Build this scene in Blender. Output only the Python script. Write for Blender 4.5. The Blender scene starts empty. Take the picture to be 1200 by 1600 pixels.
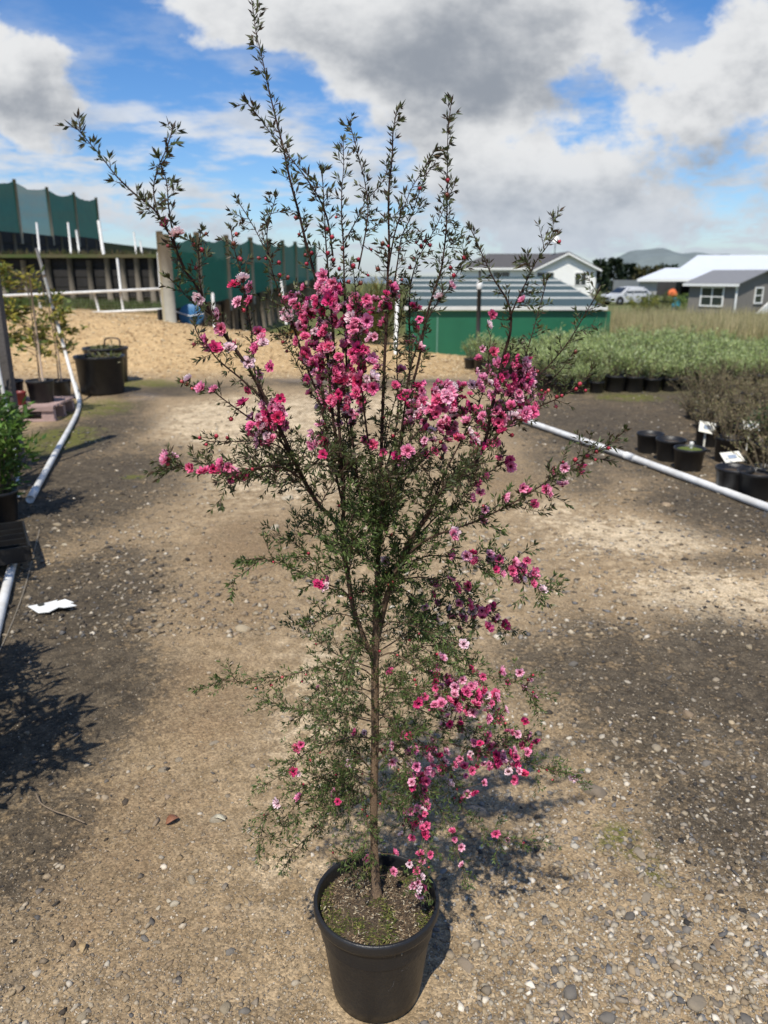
import bpy, math, random
import numpy as np
from mathutils import Vector, Matrix

random.seed(7)
RNG = np.random.default_rng(11)
R = math.radians
scene = bpy.context.scene
COL = scene.collection

# ------------------------------------------------------------------ camera
F_PX, HORIZON, CAM_H = 1200.0, 432.0, 1.6
PITCH = math.atan((800 - HORIZON) / F_PX)
cam_d = bpy.data.cameras.new('camera')
cam_d.sensor_fit = 'VERTICAL'
cam_d.sensor_height = 36.0
cam_d.lens = 36.0 * F_PX / 1600.0
cam_d.clip_start = 0.05
cam_d.clip_end = 60000
cam_d.dof.use_dof = True
cam_d.dof.focus_distance = 1.56
cam_d.dof.aperture_fstop = 5.0
cam = bpy.data.objects.new('camera', cam_d)
cam.location = (0, 0, CAM_H)
cam.rotation_euler = (math.pi / 2 - PITCH, 0, 0)
COL.objects.link(cam)
scene.camera = cam

# ------------------------------------------------------------------ light
SUN_EL, SUN_AZ_SHADOW = R(58), R(16)          # shadows run away from the camera, a little to the right
sd = Vector((math.sin(SUN_AZ_SHADOW) * math.cos(SUN_EL), math.cos(SUN_AZ_SHADOW) * math.cos(SUN_EL), -math.sin(SUN_EL)))
sun_d = bpy.data.lights.new('sun', 'SUN')
sun_d.energy = 5.0
sun_d.angle = R(0.55)
sun_d.color = (1.0, 0.945, 0.85)
sun = bpy.data.objects.new('sun', sun_d)
sun.rotation_euler = sd.to_track_quat('-Z', 'Y').to_euler()
sun.location = (-3, -6, 12)
COL.objects.link(sun)

scene.view_settings.view_transform = 'Standard'
scene.view_settings.look = 'None'
scene.view_settings.gamma = 1
scene.view_settings.exposure = 0.0
scene.view_settings.use_curve_mapping = False
scene.cycles.max_bounces = 4
scene.cycles.transparent_max_bounces = 10
scene.cycles.use_denoising = True


def ray(x, y):
    cx, cy = (x - 600) / F_PX, -(y - 800) / F_PX
    s, c = math.sin(PITCH), math.cos(PITCH)
    return Vector((cx, c + cy * s, -s + cy * c))


def at(x, y, Y):
    d = ray(x, y)
    return Vector((0, 0, CAM_H)) + d * (Y / d.y)


def gnd(x, y, z=0.0):
    d = ray(x, y)
    return Vector((0, 0, CAM_H)) + d * ((z - CAM_H) / d.z)


# ------------------------------------------------------------------ node helpers
class NT:
    def __init__(s, tree):
        s.t = tree
        s.n = tree.nodes
        s.l = tree.links

    def node(s, kind, **kw):
        n = s.n.new(kind)
        for k, v in kw.items():
            setattr(n, k, v)
        return n

    def put(s, sock, v):
        if isinstance(v, bpy.types.NodeSocket):
            s.l.new(v, sock)
        else:
            if isinstance(v, tuple) and len(v) == 3 and sock.type == 'RGBA':
                v = (*v, 1)
            sock.default_value = v

    def math(s, op, a, b=None, c=None, clamp=False):
        n = s.node('ShaderNodeMath', operation=op, use_clamp=clamp)
        s.put(n.inputs[0], a)
        if b is not None: s.put(n.inputs[1], b)
        if c is not None: s.put(n.inputs[2], c)
        return n.outputs[0]

    def mix(s, f, a, b, blend='MIX'):
        n = s.node('ShaderNodeMix', data_type='RGBA', blend_type=blend)
        s.put(n.inputs[0], f); s.put(n.inputs[6], a); s.put(n.inputs[7], b)
        return n.outputs[2]

    def noise(s, vec, scale, detail=4, rough=0.55, dist=0.0):
        n = s.node('ShaderNodeTexNoise')
        if vec is not None: s.put(n.inputs['Vector'], vec)
        n.inputs['Scale'].default_value = scale
        n.inputs['Detail'].default_value = detail
        n.inputs['Roughness'].default_value = rough
        n.inputs['Distortion'].default_value = dist
        return n.outputs['Fac']

    def ramp(s, f, lo, hi, a=0.0, b=1.0):
        n = s.node('ShaderNodeMapRange', interpolation_type='SMOOTHSTEP')
        s.put(n.inputs[0], f)
        for i, v in enumerate((lo, hi, a, b)): n.inputs[i + 1].default_value = v
        return n.outputs[0]


# ------------------------------------------------------------------ sky
world = bpy.data.worlds.new('World')
scene.world = world
world.use_nodes = True
W = NT(world.node_tree)
W.n.clear()
sky = W.node('ShaderNodeTexSky', sky_type='NISHITA')
sky.sun_disc = False
sky.sun_elevation = SUN_EL
sky.sun_rotation = math.atan2(-sd.x, -sd.y)
sky.altitude = 100
sky.air_density = 1.0
sky.dust_density = 0.35
sky.ozone_density = 3.0
tc = W.node('ShaderNodeTexCoord')
sep = W.node('ShaderNodeSeparateXYZ')
W.l.new(tc.outputs['Generated'], sep.inputs[0])
dx, dy, dz = sep.outputs
ay = W.math('ADD', W.math('ABSOLUTE', dy), 0.02)
u = W.math('DIVIDE', dx, ay)
v = W.math('DIVIDE', dz, ay)
comb = W.node('ShaderNodeCombineXYZ')
W.put(comb.inputs[0], u); W.put(comb.inputs[1], W.math('MULTIPLY', v, 1.5)); comb.inputs[2].default_value = 3.3
uvv = comb.outputs[0]
# flatter, streakier layer near the horizon, seen in plan
lz = W.math('ADD', W.math('MAXIMUM', dz, 0.0), 0.10)
comb2 = W.node('ShaderNodeCombineXYZ')
W.put(comb2.inputs[0], W.math('DIVIDE', dx, lz)); W.put(comb2.inputs[1], W.math('DIVIDE', dy, lz)); comb2.inputs[2].default_value = 1.7
plan = comb2.outputs[0]


def uv_px(x, y):
    d = ray(x, y)
    return d.x / d.y, d.z / d.y


def warp(vec):
    n = W.node('ShaderNodeTexNoise'); n.inputs['Scale'].default_value = 5.0; n.inputs['Detail'].default_value = 3
    W.put(n.inputs['Vector'], vec)
    sub = W.node('ShaderNodeVectorMath', operation='SUBTRACT'); W.put(sub.inputs[0], n.outputs['Color']); sub.inputs[1].default_value = (.5, .5, .5)
    sc = W.node('ShaderNodeVectorMath', operation='SCALE'); W.put(sc.inputs[0], sub.outputs[0]); sc.inputs['Scale'].default_value = 0.16
    sp = W.node('ShaderNodeSeparateXYZ'); W.put(sp.inputs[0], sc.outputs[0])
    return sp.outputs


wx, wy, _ = warp(uvv)
uw = W.math('ADD', u, wx)
vw = W.math('ADD', v, wy)


comb3 = W.node('ShaderNodeCombineXYZ'); W.put(comb3.inputs[0], uw); W.put(comb3.inputs[1], vw)
uvw_ = comb3.outputs[0]


def blobs(lst):
    tot = None
    for (x, y, rx, ry, a) in lst:
        cu, cv = uv_px(x, y)
        su, sv = 1200.0 / rx, 1130.0 / ry
        ma = W.node('ShaderNodeVectorMath', operation='MULTIPLY_ADD')
        W.put(ma.inputs[0], uvw_); ma.inputs[1].default_value = (su, sv, 0); ma.inputs[2].default_value = (-cu * su, -cv * sv, 0)
        le = W.node('ShaderNodeVectorMath', operation='LENGTH'); W.put(le.inputs[0], ma.outputs[0])
        g = W.ramp(le.outputs['Value'], 0.0, 1.75, a, 0.0)
        tot = g if tot is None else W.math('ADD', tot, g)
    return tot


cover = blobs([(330, 20, 110, 80, .62), (500, 40, 170, 95, .66), (690, 85, 160, 100, .72), (820, 20, 150, 60, .40),
               (20, 115, 100, 60, .80), (115, 165, 95, 42, .75), (1000, 70, 150, 60, .28), (775, 140, 80, 55, .40), (1170, 70, 100, 110, .30),
               (850, 235, 190, 55, .34), (1100, 230, 220, 90, .32), (980, 330, 330, 50, .28), (640, 330, 280, 55, .26),
               (150, 295, 220, 40, .35), (340, 320, 160, 45, .28),
               (90, 20, 120, 60, -.60), (270, 190, 130, 80, -.70), (450, 220, 130, 70, -.65), (880, 110, 50, 36, -.30), (1060, 15, 80, 30, -.40)])


def shifted(vec, off):
    n = W.node('ShaderNodeVectorMath', operation='ADD'); W.put(n.inputs[0], vec); n.inputs[1].default_value = off
    return n.outputs[0]


n1 = W.noise(uvv, 4.6, 7, 0.62)
n1u = W.noise(shifted(uvv, (-.02, .055, 0)), 4.6, 4, 0.58)
n2 = W.noise(uvv, 15.0, 6, 0.64)
nf = W.math('ADD', W.math('MULTIPLY', W.math('SUBTRACT', n1, .5), 2.3), W.math('MULTIPLY', W.math('SUBTRACT', n2, .5), 1.1))
dens = W.math('ADD', W.math('ADD', cover, nf), -0.06)
cloud = W.ramp(dens, -0.06, 0.38)
npl = W.noise(plan, 1.5, 6, 0.62)
low = W.math('MAXIMUM', W.math('MULTIPLY', W.ramp(npl, 0.42, 0.62), W.ramp(v, 0.34, 0.12)), W.ramp(v, .07, .0, 0.0, .8))
cloud = W.math('MAXIMUM', cloud, W.math('MULTIPLY', low, 0.9))
# shading: sunlit shoulders stay white, undersides and thick parts go grey
greys = blobs([(740, 125, 130, 75, .32), (600, 135, 120, 50, .40), (110, 190, 90, 30, .30), (1070, 290, 230, 60, .35),
               (380, 20, 200, 60, -.30), (30, 100, 80, 45, -.30), (860, 215, 110, 30, -.35), (1090, 170, 160, 40, -.25)])
relief = W.math('MULTIPLY', W.math('SUBTRACT', n1u, n1), 2.6)
sh = W.math('ADD', W.math('ADD', greys, relief), W.math('MULTIPLY', W.ramp(dens, .2, 1.0), .42))
sh = W.math('ADD', sh, W.math('MULTIPLY', W.math('SUBTRACT', n2, .5), .9))
sh = W.ramp(sh, -0.25, 1.15)
ccol = W.mix(sh, (0.88, 0.89, 0.90), (0.33, 0.365, 0.42))
ccol = W.mix(W.ramp(v, .16, .0, 0.0, .75), ccol, (0.50, 0.585, 0.70))
bg1 = W.node('ShaderNodeBackground'); bg2 = W.node('ShaderNodeBackground')
hsat = W.node('ShaderNodeHueSaturation'); hsat.inputs['Saturation'].default_value = 1.25; W.put(hsat.inputs['Color'], sky.outputs[0])
skyc = W.mix(1.0, hsat.outputs[0], (0.86, 0.96, 1.14), 'MULTIPLY')
W.put(bg1.inputs[0], skyc); bg1.inputs[1].default_value = 0.118
W.put(bg2.inputs[0], ccol); bg2.inputs[1].default_value = 0.92
mx = W.node('ShaderNodeMixShader')
up = W.ramp(dz, -0.01, 0.01)
W.put(mx.inputs[0], W.math('MULTIPLY', cloud, up)); W.l.new(bg1.outputs[0], mx.inputs[1]); W.l.new(bg2.outputs[0], mx.inputs[2])
world.cycles.sampling_method = 'MANUAL'
world.cycles.sample_map_resolution = 256
wo = W.node('ShaderNodeOutputWorld')
W.l.new(mx.outputs[0], wo.inputs[0])

# ------------------------------------------------------------------ materials
MATS = {}


def mat(name, col, rough=0.7, var=0.25, scale=20.0, bump=0.0, bscale=None, attr=False, col2=None, metallic=0.0, spec=0.5, trans=0.0, alpha=1.0, objvar=0.0, wave=None):
    """Principled material with noise variation; attr -> base colour from the 'col' attribute."""
    if name in MATS: return MATS[name]
    m = bpy.data.materials.new(name)
    m.use_nodes = True
    T = NT(m.node_tree)
    T.n.clear()
    out = T.node('ShaderNodeOutputMaterial')
    p = T.node('ShaderNodeBsdfPrincipled')
    tcn = T.node('ShaderNodeTexCoord')
    co = tcn.outputs['Object']
    nz = T.noise(co, scale, 5, 0.6)
    if attr:
        a = T.node('ShaderNodeAttribute'); a.attribute_name = 'col'
        base = a.outputs['Color']
    else:
        base = (*col, 1)
    if col2 is not None:
        c = T.mix(T.ramp(nz, .35, .65), base, (*col2, 1))
    else:
        k = T.math('ADD', T.math('MULTIPLY', T.math('SUBTRACT', nz, .5), 2 * var), 1.0)
        kk = T.node('ShaderNodeCombineXYZ')
        for i in range(3): T.put(kk.inputs[i], k)
        c = T.mix(1.0, base, kk.outputs[0], 'MULTIPLY')
    if objvar:
        oi = T.node('ShaderNodeObjectInfo')
        hs = T.node('ShaderNodeHueSaturation')
        T.put(hs.inputs['Value'], T.math('ADD', 1 - objvar, T.math('MULTIPLY', oi.outputs['Random'], 2 * objvar)))
        T.put(hs.inputs['Color'], c)
        c = hs.outputs[0]
    T.put(p.inputs['Base Color'], c)
    p.inputs['Roughness'].default_value = rough
    p.inputs['Metallic'].default_value = metallic
    p.inputs['Specular IOR Level'].default_value = spec
    if bump or wave:
        b = T.node('ShaderNodeBump'); b.inputs['Distance'].default_value = 0.02
        b.inputs['Strength'].default_value = bump or 0.6
        if wave:
            wv = T.node('ShaderNodeTexWave', bands_direction=wave[0]); wv.inputs['Scale'].default_value = wave[1]
            T.put(wv.inputs['Vector'], co)
            T.put(b.inputs['Height'], wv.outputs['Fac'])
        else:
            T.put(b.inputs['Height'], T.noise(co, bscale or scale * 3, 4, .6))
        T.put(p.inputs['Normal'], b.outputs[0])
    sh_ = p.outputs[0]
    if trans:
        t = T.node('ShaderNodeBsdfTranslucent'); T.put(t.inputs[0], c)
        ms = T.node('ShaderNodeMixShader'); ms.inputs[0].default_value = trans
        T.l.new(sh_, ms.inputs[1]); T.l.new(t.outputs[0], ms.inputs[2]); sh_ = ms.outputs[0]
    if alpha < 1:
        t = T.node('ShaderNodeBsdfTransparent')
        ms = T.node('ShaderNodeMixShader'); ms.inputs[0].default_value = alpha
        T.l.new(t.outputs[0], ms.inputs[1]); T.l.new(sh_, ms.inputs[2]); sh_ = ms.outputs[0]
    T.l.new(sh_, out.inputs[0])
    MATS[name] = m
    return m


# ------------------------------------------------------------------ mesh builder
class MB:
    def __init__(s):
        s.v = []; s.f = []; s.c = []; s.cur = (1, 1, 1)

    def _add(s, vs, fs):
        o = len(s.v)
        s.v += [tuple(p) for p in vs]
        s.c += [s.cur] * len(vs)
        s.f += [tuple(i + o for i in f) for f in fs]
        return s

    def box(s, c, size, M=None, taper=1.0):
        x, y, z = size[0] / 2, size[1] / 2, size[2] / 2
        vs = [Vector((sx * x * (taper if sz > 0 else 1), sy * y * (taper if sz > 0 else 1), sz * z)) for sz in (-1, 1) for sy in (-1, 1) for sx in (-1, 1)]
        if M is not None: vs = [M @ p for p in vs]
        vs = [p + Vector(c) for p in vs]
        return s._add(vs, [(0, 2, 3, 1), (4, 5, 7, 6), (0, 1, 5, 4), (2, 6, 7, 3), (0, 4, 6, 2), (1, 3, 7, 5)])

    def hexa(s, b, t):
        """prism between bottom and top loops (same count, counter-clockwise from above)"""
        n = len(b)
        fs = [tuple(reversed(range(n))), tuple(range(n, 2 * n))] + [(i, (i + 1) % n, n + (i + 1) % n, n + i) for i in range(n)]
        return s._add(list(b) + list(t), fs)

    def tube(s, pts, rad, n=6, cap=True):
        pts = [Vector(p) for p in pts]
        if not isinstance(rad, (list, tuple)): rad = [rad] * len(pts)
        vs, fs = [], []
        ref = Vector((0.3, 0.2, 1)).normalized()
        for i, p in enumerate(pts):
            t = (pts[min(i + 1, len(pts) - 1)] - pts[max(i - 1, 0)])
            t = t.normalized() if t.length > 1e-9 else Vector((0, 0, 1))
            if abs(t.dot(ref)) > .97: ref = Vector((1, 0.1, 0)).normalized()
            a = t.cross(ref).normalized(); b = t.cross(a)
            ref = -b.cross(t).cross(t) if False else ref
            for k in range(n):
                q = 2 * math.pi * k / n
                vs.append(p + (a * math.cos(q) + b * math.sin(q)) * rad[i])
        for i in range(len(pts) - 1):
            for k in range(n):
                fs.append((i * n + k, i * n + (k + 1) % n, (i + 1) * n + (k + 1) % n, (i + 1) * n + k))
        if cap:
            fs.append(tuple(range(n))); m = (len(pts) - 1) * n
            fs.append(tuple(reversed(range(m, m + n))))
        return s._add(vs, fs)

    def lathe(s, prof, n=24, c=(0, 0, 0), cap_b=False, cap_t=False):
        vs, fs = [], []
        for (r, z) in prof:
            for k in range(n):
                q = 2 * math.pi * k / n
                vs.append((c[0] + r * math.cos(q), c[1] + r * math.sin(q), c[2] + z))
        for i in range(len(prof) - 1):
            for k in range(n):
                fs.append((i * n + k, i * n + (k + 1) % n, (i + 1) * n + (k + 1) % n, (i + 1) * n + k))
        if cap_b: fs.append(tuple(reversed(range(n))))
        if cap_t: m = (len(prof) - 1) * n; fs.append(tuple(range(m, m + n)))
        return s._add(vs, fs)

    def poly(s, pts): return s._add(pts, [tuple(range(len(pts)))])

    def slab(s, pts, off):
        off = Vector(off)
        return s.hexa([Vector(p) for p in pts], [Vector(p) + off for p in pts])

    def mesh(s, name, m, smooth=False):
        me = bpy.data.meshes.new(name)
        me.from_pydata(s.v, [], s.f)
        a = me.color_attributes.new('col', 'FLOAT_COLOR', 'POINT')
        a.data.foreach_set('color', np.array([(*c, 1) for c in s.c], dtype=np.float32).ravel())
        if m: me.materials.append(m)
        if smooth: me.polygons.foreach_set('use_smooth', [True] * len(me.polygons))
        me.update()
        return me

    def build(s, name, m, parent=None, smooth=False):
        o = bpy.data.objects.new(name, s.mesh(name, m, smooth))
        COL.objects.link(o)
        if parent is not None:
            o.parent = parent
        return o


def bevel(o, w=0.01, seg=2):
    md = o.modifiers.new('bevel', 'BEVEL'); md.width = w; md.segments = seg; md.limit_method = 'ANGLE'; md.angle_limit = R(40)
    return o


def np_mesh(name, V, Fa, colors, m, smooth=False):
    """V (N,3), Fa (M,k) uniform polygons, colors (N,3)"""
    me = bpy.data.meshes.new(name)
    n, (mf, k) = len(V), Fa.shape
    me.vertices.add(n); me.vertices.foreach_set('co', np.asarray(V, np.float32).ravel())
    me.loops.add(mf * k); me.loops.foreach_set('vertex_index', np.asarray(Fa, np.int32).ravel())
    me.polygons.add(mf); me.polygons.foreach_set('loop_start', np.arange(0, mf * k, k, dtype=np.int32))
    me.polygons.foreach_set('loop_total', np.full(mf, k, np.int32))
    if smooth: me.polygons.foreach_set('use_smooth', np.ones(mf, bool))
    if colors is not None:
        a = me.color_attributes.new('col', 'FLOAT_COLOR', 'POINT')
        a.data.foreach_set('color', np.c_[colors, np.ones(n)].astype(np.float32).ravel())
    if m: me.materials.append(m)
    me.update(); me.validate()
    return me


def link(name, me, parent=None, loc=None):
    o = bpy.data.objects.new(name, me); COL.objects.link(o)
    if parent is not None: o.parent = parent
    if loc is not None: o.location = loc
    return o


def empty(name, loc, rz=0.0):
    o = bpy.data.objects.new(name, None); COL.objects.link(o)
    o.location = loc; o.rotation_euler = (0, 0, rz); o.empty_display_size = .1
    return o


def tag(o, label=None, cat=None, group=None, kind=None):
    if label: o['label'] = label
    if cat: o['category'] = cat
    if group: o['group'] = group
    if kind: o['kind'] = kind
    return o


def copy_tree(o, parent=None):
    c = o.copy(); COL.objects.link(c); c.parent = parent
    for ch in list(o.children): copy_tree(ch, c)
    return c


def frames(N, axis, roll=None):
    """(n,3) axes -> (n,3,3) column frames with local z along the axis"""
    z = axis / np.maximum(np.linalg.norm(axis, axis=1, keepdims=True), 1e-9)
    h = np.where(np.abs(z[:, 2:3]) > .93, np.array([[1., 0, 0]]), np.array([[0, 0, 1.]]))
    x = np.cross(h, z); x /= np.maximum(np.linalg.norm(x, axis=1, keepdims=True), 1e-9)
    y = np.cross(z, x)
    if roll is not None:
        c, s_ = np.cos(roll)[:, None], np.sin(roll)[:, None]
        x, y = x * c + y * s_, y * c - x * s_
    return np.stack([x, y, z], axis=2)


LEAF_V = np.array([[0, 0, 0], [-.5, .12, .45], [0, 0, 1], [.5, .12, .45]], float)
LEAF_F = np.array([[0, 3, 2], [0, 2, 1]])


def leaves(pos, axis, length, width, cols, roll=None):
    n = len(pos)
    fr = frames(n, axis, roll)
    sc = np.stack([width, width, length], 1)
    loc = LEAF_V[None] * sc[:, None, :]
    V = np.einsum('nij,nkj->nki', fr, loc) + pos[:, None, :]
    Fa = (LEAF_F[None] + (np.arange(n) * 4)[:, None, None])
    C = np.repeat(cols[:, None, :], 4, 1)
    return V.reshape(-1, 3), Fa.reshape(-1, 3), C.reshape(-1, 3)


def leaf_mesh(name, pos, axis, length, width, cols, m, roll=None):
    V, Fa, C = leaves(pos, axis, length, width, cols, roll)
    return np_mesh(name, V, Fa, C, m)


def jit(cols, n, k=.25):
    cols = np.asarray(cols, float)
    pick = cols[RNG.integers(0, len(cols), n)]
    return np.clip(pick * (1 + RNG.uniform(-k, k, (n, 1))), 0, 1)


VTAB = {}


def vnoise(x, y, scale, seed=0):
    """smooth 2-d value noise in [0,1]"""
    if seed not in VTAB: VTAB[seed] = np.random.default_rng(seed).random((256, 256))
    tab = VTAB[seed]
    X, Y = np.asarray(x) * scale + 1000.3, np.asarray(y) * scale + 1000.7
    xi, yi = np.floor(X).astype(int), np.floor(Y).astype(int)
    fx, fy = X - xi, Y - yi
    fx, fy = fx * fx * (3 - 2 * fx), fy * fy * (3 - 2 * fy)
    g = lambda i, j: tab[i % 256, j % 256]
    return (g(xi, yi) * (1 - fx) + g(xi + 1, yi) * fx) * (1 - fy) + (g(xi, yi + 1) * (1 - fx) + g(xi + 1, yi + 1) * fx) * fy


def sstep(a, b, x):
    t = np.clip((np.asarray(x, float) - a) / (b - a), 0, 1)
    return t * t * (3 - 2 * t)


# ------------------------------------------------------------------ ground
def hgt(x, y):
    x, y = np.asarray(x, float), np.asarray(y, float)
    amp = np.interp(x / np.maximum(y, .1) * 16.5, [-9, -7, -4.6, -3.2, -2, -.6, 1.4, 2.4], [.86, .86, .70, .50, .38, .2, .05, 0])
    crest = sstep(12.6, 16.6, y) * (1 - sstep(17.0, 19.5, y) * sstep(-5.3, -4.6, x + (y - 17) * -.12))
    bank = amp * crest
    bank = bank + (vnoise(x, y, 1.3, 5) - .5) * .05 * sstep(12.8, 14, y) * (1 - sstep(18, 20, y)) * (amp > .02)
    fall = -0.9 * sstep(32, 58, y) * sstep(3, 9, x)
    micro = (vnoise(x, y, 1.1, 1) - .5) * .035 + (vnoise(x, y, 4.5, 2) - .5) * .014 + (vnoise(x, y, 21, 3) - .5) * .007 * (y < 9)
    return bank + fall + micro * (y < 40)


ZONES = {  # blobs of soil tone laid out on the yard, 'dark' holding painted shade as well as soil: (x, y, rx, ry, amount), metres, worked out from where they lie
    'dark': [], 'damp': [], 'moss': [], 'wet': [], 'pale': [], 'grassy': []}


def zone(kind, x, y, rx, ry, a):
    c = gnd(x, y); e = gnd(x + rx, y); f = gnd(x, max(y - ry, HORIZON + 20)); g2 = gnd(x, y + ry)
    ZONES[kind].append((c.x, (f.y + g2.y) / 2, abs(e.x - c.x), (f.y - g2.y) / 2, a))


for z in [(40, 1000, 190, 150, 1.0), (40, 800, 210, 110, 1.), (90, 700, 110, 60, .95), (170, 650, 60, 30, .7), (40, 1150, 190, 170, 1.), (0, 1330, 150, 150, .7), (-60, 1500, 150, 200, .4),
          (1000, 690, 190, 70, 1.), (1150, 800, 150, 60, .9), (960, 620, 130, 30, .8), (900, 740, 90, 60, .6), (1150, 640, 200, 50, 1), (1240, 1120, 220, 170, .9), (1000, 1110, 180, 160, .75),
          (880, 1060, 130, 90, .65), (1200, 1300, 220, 140, .75), (780, 1310, 110, 60, .35), (1150, 880, 90, 25, .5), (250, 610, 140, 14, .75), (560, 600, 320, 10, .55)]: zone('dark', *z)  # dark soil, plus plant shadow painted in at the left edge and behind the pot
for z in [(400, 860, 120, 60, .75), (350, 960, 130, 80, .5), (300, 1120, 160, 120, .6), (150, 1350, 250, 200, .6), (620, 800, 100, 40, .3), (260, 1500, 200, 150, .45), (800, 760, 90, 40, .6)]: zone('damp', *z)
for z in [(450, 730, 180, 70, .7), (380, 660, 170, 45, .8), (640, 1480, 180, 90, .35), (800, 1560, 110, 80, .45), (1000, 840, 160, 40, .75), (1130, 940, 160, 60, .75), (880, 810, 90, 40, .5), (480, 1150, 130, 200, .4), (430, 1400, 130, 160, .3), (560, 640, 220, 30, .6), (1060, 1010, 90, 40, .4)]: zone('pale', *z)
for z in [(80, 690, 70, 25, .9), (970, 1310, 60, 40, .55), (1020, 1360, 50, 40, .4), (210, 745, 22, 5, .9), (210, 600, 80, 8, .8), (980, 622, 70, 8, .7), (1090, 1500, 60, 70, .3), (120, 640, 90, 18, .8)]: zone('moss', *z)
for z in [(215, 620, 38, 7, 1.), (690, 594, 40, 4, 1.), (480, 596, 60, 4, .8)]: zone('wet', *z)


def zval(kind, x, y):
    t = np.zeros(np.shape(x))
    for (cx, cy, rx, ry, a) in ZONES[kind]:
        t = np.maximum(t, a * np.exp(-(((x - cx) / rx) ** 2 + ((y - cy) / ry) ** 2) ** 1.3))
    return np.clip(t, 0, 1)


def axis_vals(fine0, fine1, step, far, grow=1.10):
    v = list(np.arange(fine0, fine1, step)); s_ = step
    while v[-1] < far: s_ *= grow; v.append(v[-1] + s_)
    return v


xp = axis_vals(0, 3.4, .028, 2500)
xs = np.array([-a for a in reversed(xp[1:])] + xp)
ys = np.array([-a for a in reversed(axis_vals(.0, .3, .1, 30)[1:])] + axis_vals(0.0, 8.2, .028, 21, 1.04))
ys = np.array(list(ys) + [ys[-1] + .7 * 1.13 ** k for k in range(1, 45)])
ys = ys[ys < 420]
GX, GY = np.meshgrid(xs, ys)
GZ = hgt(GX, GY)
V = np.c_[GX.ravel(), GY.ravel(), GZ.ravel()]
nx, ny = len(xs), len(ys)
ii = (np.arange(ny - 1)[:, None] * nx + np.arange(nx - 1)[None]).ravel()
Fq = np.c_[ii, ii + 1, ii + nx + 1, ii + nx]
zx, zy = V[:, 0], V[:, 1]
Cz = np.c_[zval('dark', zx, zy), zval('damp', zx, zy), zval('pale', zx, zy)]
gm = bpy.data.materials.new('yard_gravel_earth'); gm.use_nodes = True
T = NT(gm.node_tree); T.n.clear()
out = T.node('ShaderNodeOutputMaterial'); p = T.node('ShaderNodeBsdfPrincipled')
tcn = T.node('ShaderNodeTexCoord'); co = tcn.outputs['Object']
a1 = T.node('ShaderNodeAttribute'); a1.attribute_name = 'col'
a2 = T.node('ShaderNodeAttribute'); a2.attribute_name = 'zone2'
s1 = T.node('ShaderNodeSeparateColor'); T.l.new(a1.outputs['Color'], s1.inputs[0])
s2 = T.node('ShaderNodeSeparateColor'); T.l.new(a2.outputs['Color'], s2.inputs[0])
nA = T.noise(co, 2.3, 6, .6); nB = T.noise(co, 14, 6, .65); nC = T.noise(co, 90, 5, .7); nD = T.noise(co, 5.5, 6, .7)
brk = T.math('ADD', T.math('MULTIPLY', T.math('SUBTRACT', nA, .5), 1.1), T.math('ADD', T.math('MULTIPLY', T.math('SUBTRACT', nB, .5), 2.4), T.math('ADD', T.math('MULTIPLY', T.math('SUBTRACT', T.noise(co, 48, 3, .6), .5), 1.8), T.math('MULTIPLY', T.math('SUBTRACT', nD, .5), 1.6))))


def zfac(sock, lo=.25, hi=.75): return T.ramp(T.math('ADD', sock, T.math('MULTIPLY', brk, T.math('MULTIPLY', T.math('ADD', sock, .15), .9))), lo, hi)


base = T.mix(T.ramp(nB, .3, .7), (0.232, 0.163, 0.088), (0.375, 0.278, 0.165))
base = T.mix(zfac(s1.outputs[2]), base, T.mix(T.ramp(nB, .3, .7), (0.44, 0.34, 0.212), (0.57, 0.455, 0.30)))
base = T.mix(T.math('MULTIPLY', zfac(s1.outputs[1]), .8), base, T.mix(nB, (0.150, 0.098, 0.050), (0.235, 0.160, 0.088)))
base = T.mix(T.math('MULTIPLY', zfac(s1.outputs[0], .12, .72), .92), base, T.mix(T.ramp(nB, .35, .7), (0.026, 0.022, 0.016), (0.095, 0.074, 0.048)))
base = T.mix(T.math('MULTIPLY', zfac(s2.outputs[0]), .85), base, T.mix(nB, (0.045, 0.055, 0.008), (0.16, 0.155, 0.03)))
# sandy bank, field grass far off
base = T.mix(s2.outputs[1], base, T.mix(T.ramp(nB, .3, .7), (0.36, 0.23, 0.105), (0.54, 0.385, 0.20)))
base = T.mix(s2.outputs[2], base, T.mix(nA, (0.06, 0.085, 0.02), (0.15, 0.145, 0.05)))
vor = T.node('ShaderNodeTexVoronoi'); vor.inputs['Scale'].default_value = 170; T.put(vor.inputs['Vector'], co)
vs_ = T.node('ShaderNodeSeparateColor'); T.l.new(vor.outputs['Color'], vs_.inputs[0])
grit = T.math('ADD', T.math('MULTIPLY', vs_.outputs[0], .75), .62)
g3 = T.node('ShaderNodeCombineXYZ')
for i in range(3): T.put(g3.inputs[i], grit)
base = T.mix(1.0, base, g3.outputs[0], 'MULTIPLY')
mot = T.math('ADD', T.math('ADD', T.math('MULTIPLY', T.math('SUBTRACT', nD, .5), 1.1), T.math('MULTIPLY', T.math('SUBTRACT', T.noise(co, 32, 5, .7), .5), .9)), 1.06)
m3 = T.node('ShaderNodeCombineXYZ')
for i in range(3): T.put(m3.inputs[i], mot)
base = T.mix(1.0, base, m3.outputs[0], 'MULTIPLY')
base = T.mix(T.ramp(nC, .62, .72), base, (0.45, 0.40, 0.31))
base = T.mix(T.ramp(T.noise(co, 40, 4, .7), .66, .74), base, (0.035, 0.032, 0.03))
T.put(p.inputs['Base Color'], base)
wetf = T.node('ShaderNodeAttribute'); wetf.attribute_name = 'wet'
T.put(p.inputs['Roughness'], T.math('SUBTRACT', .93, T.math('MULTIPLY', wetf.outputs['Fac'], .82)))
p.inputs['Specular IOR Level'].default_value = .3
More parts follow.
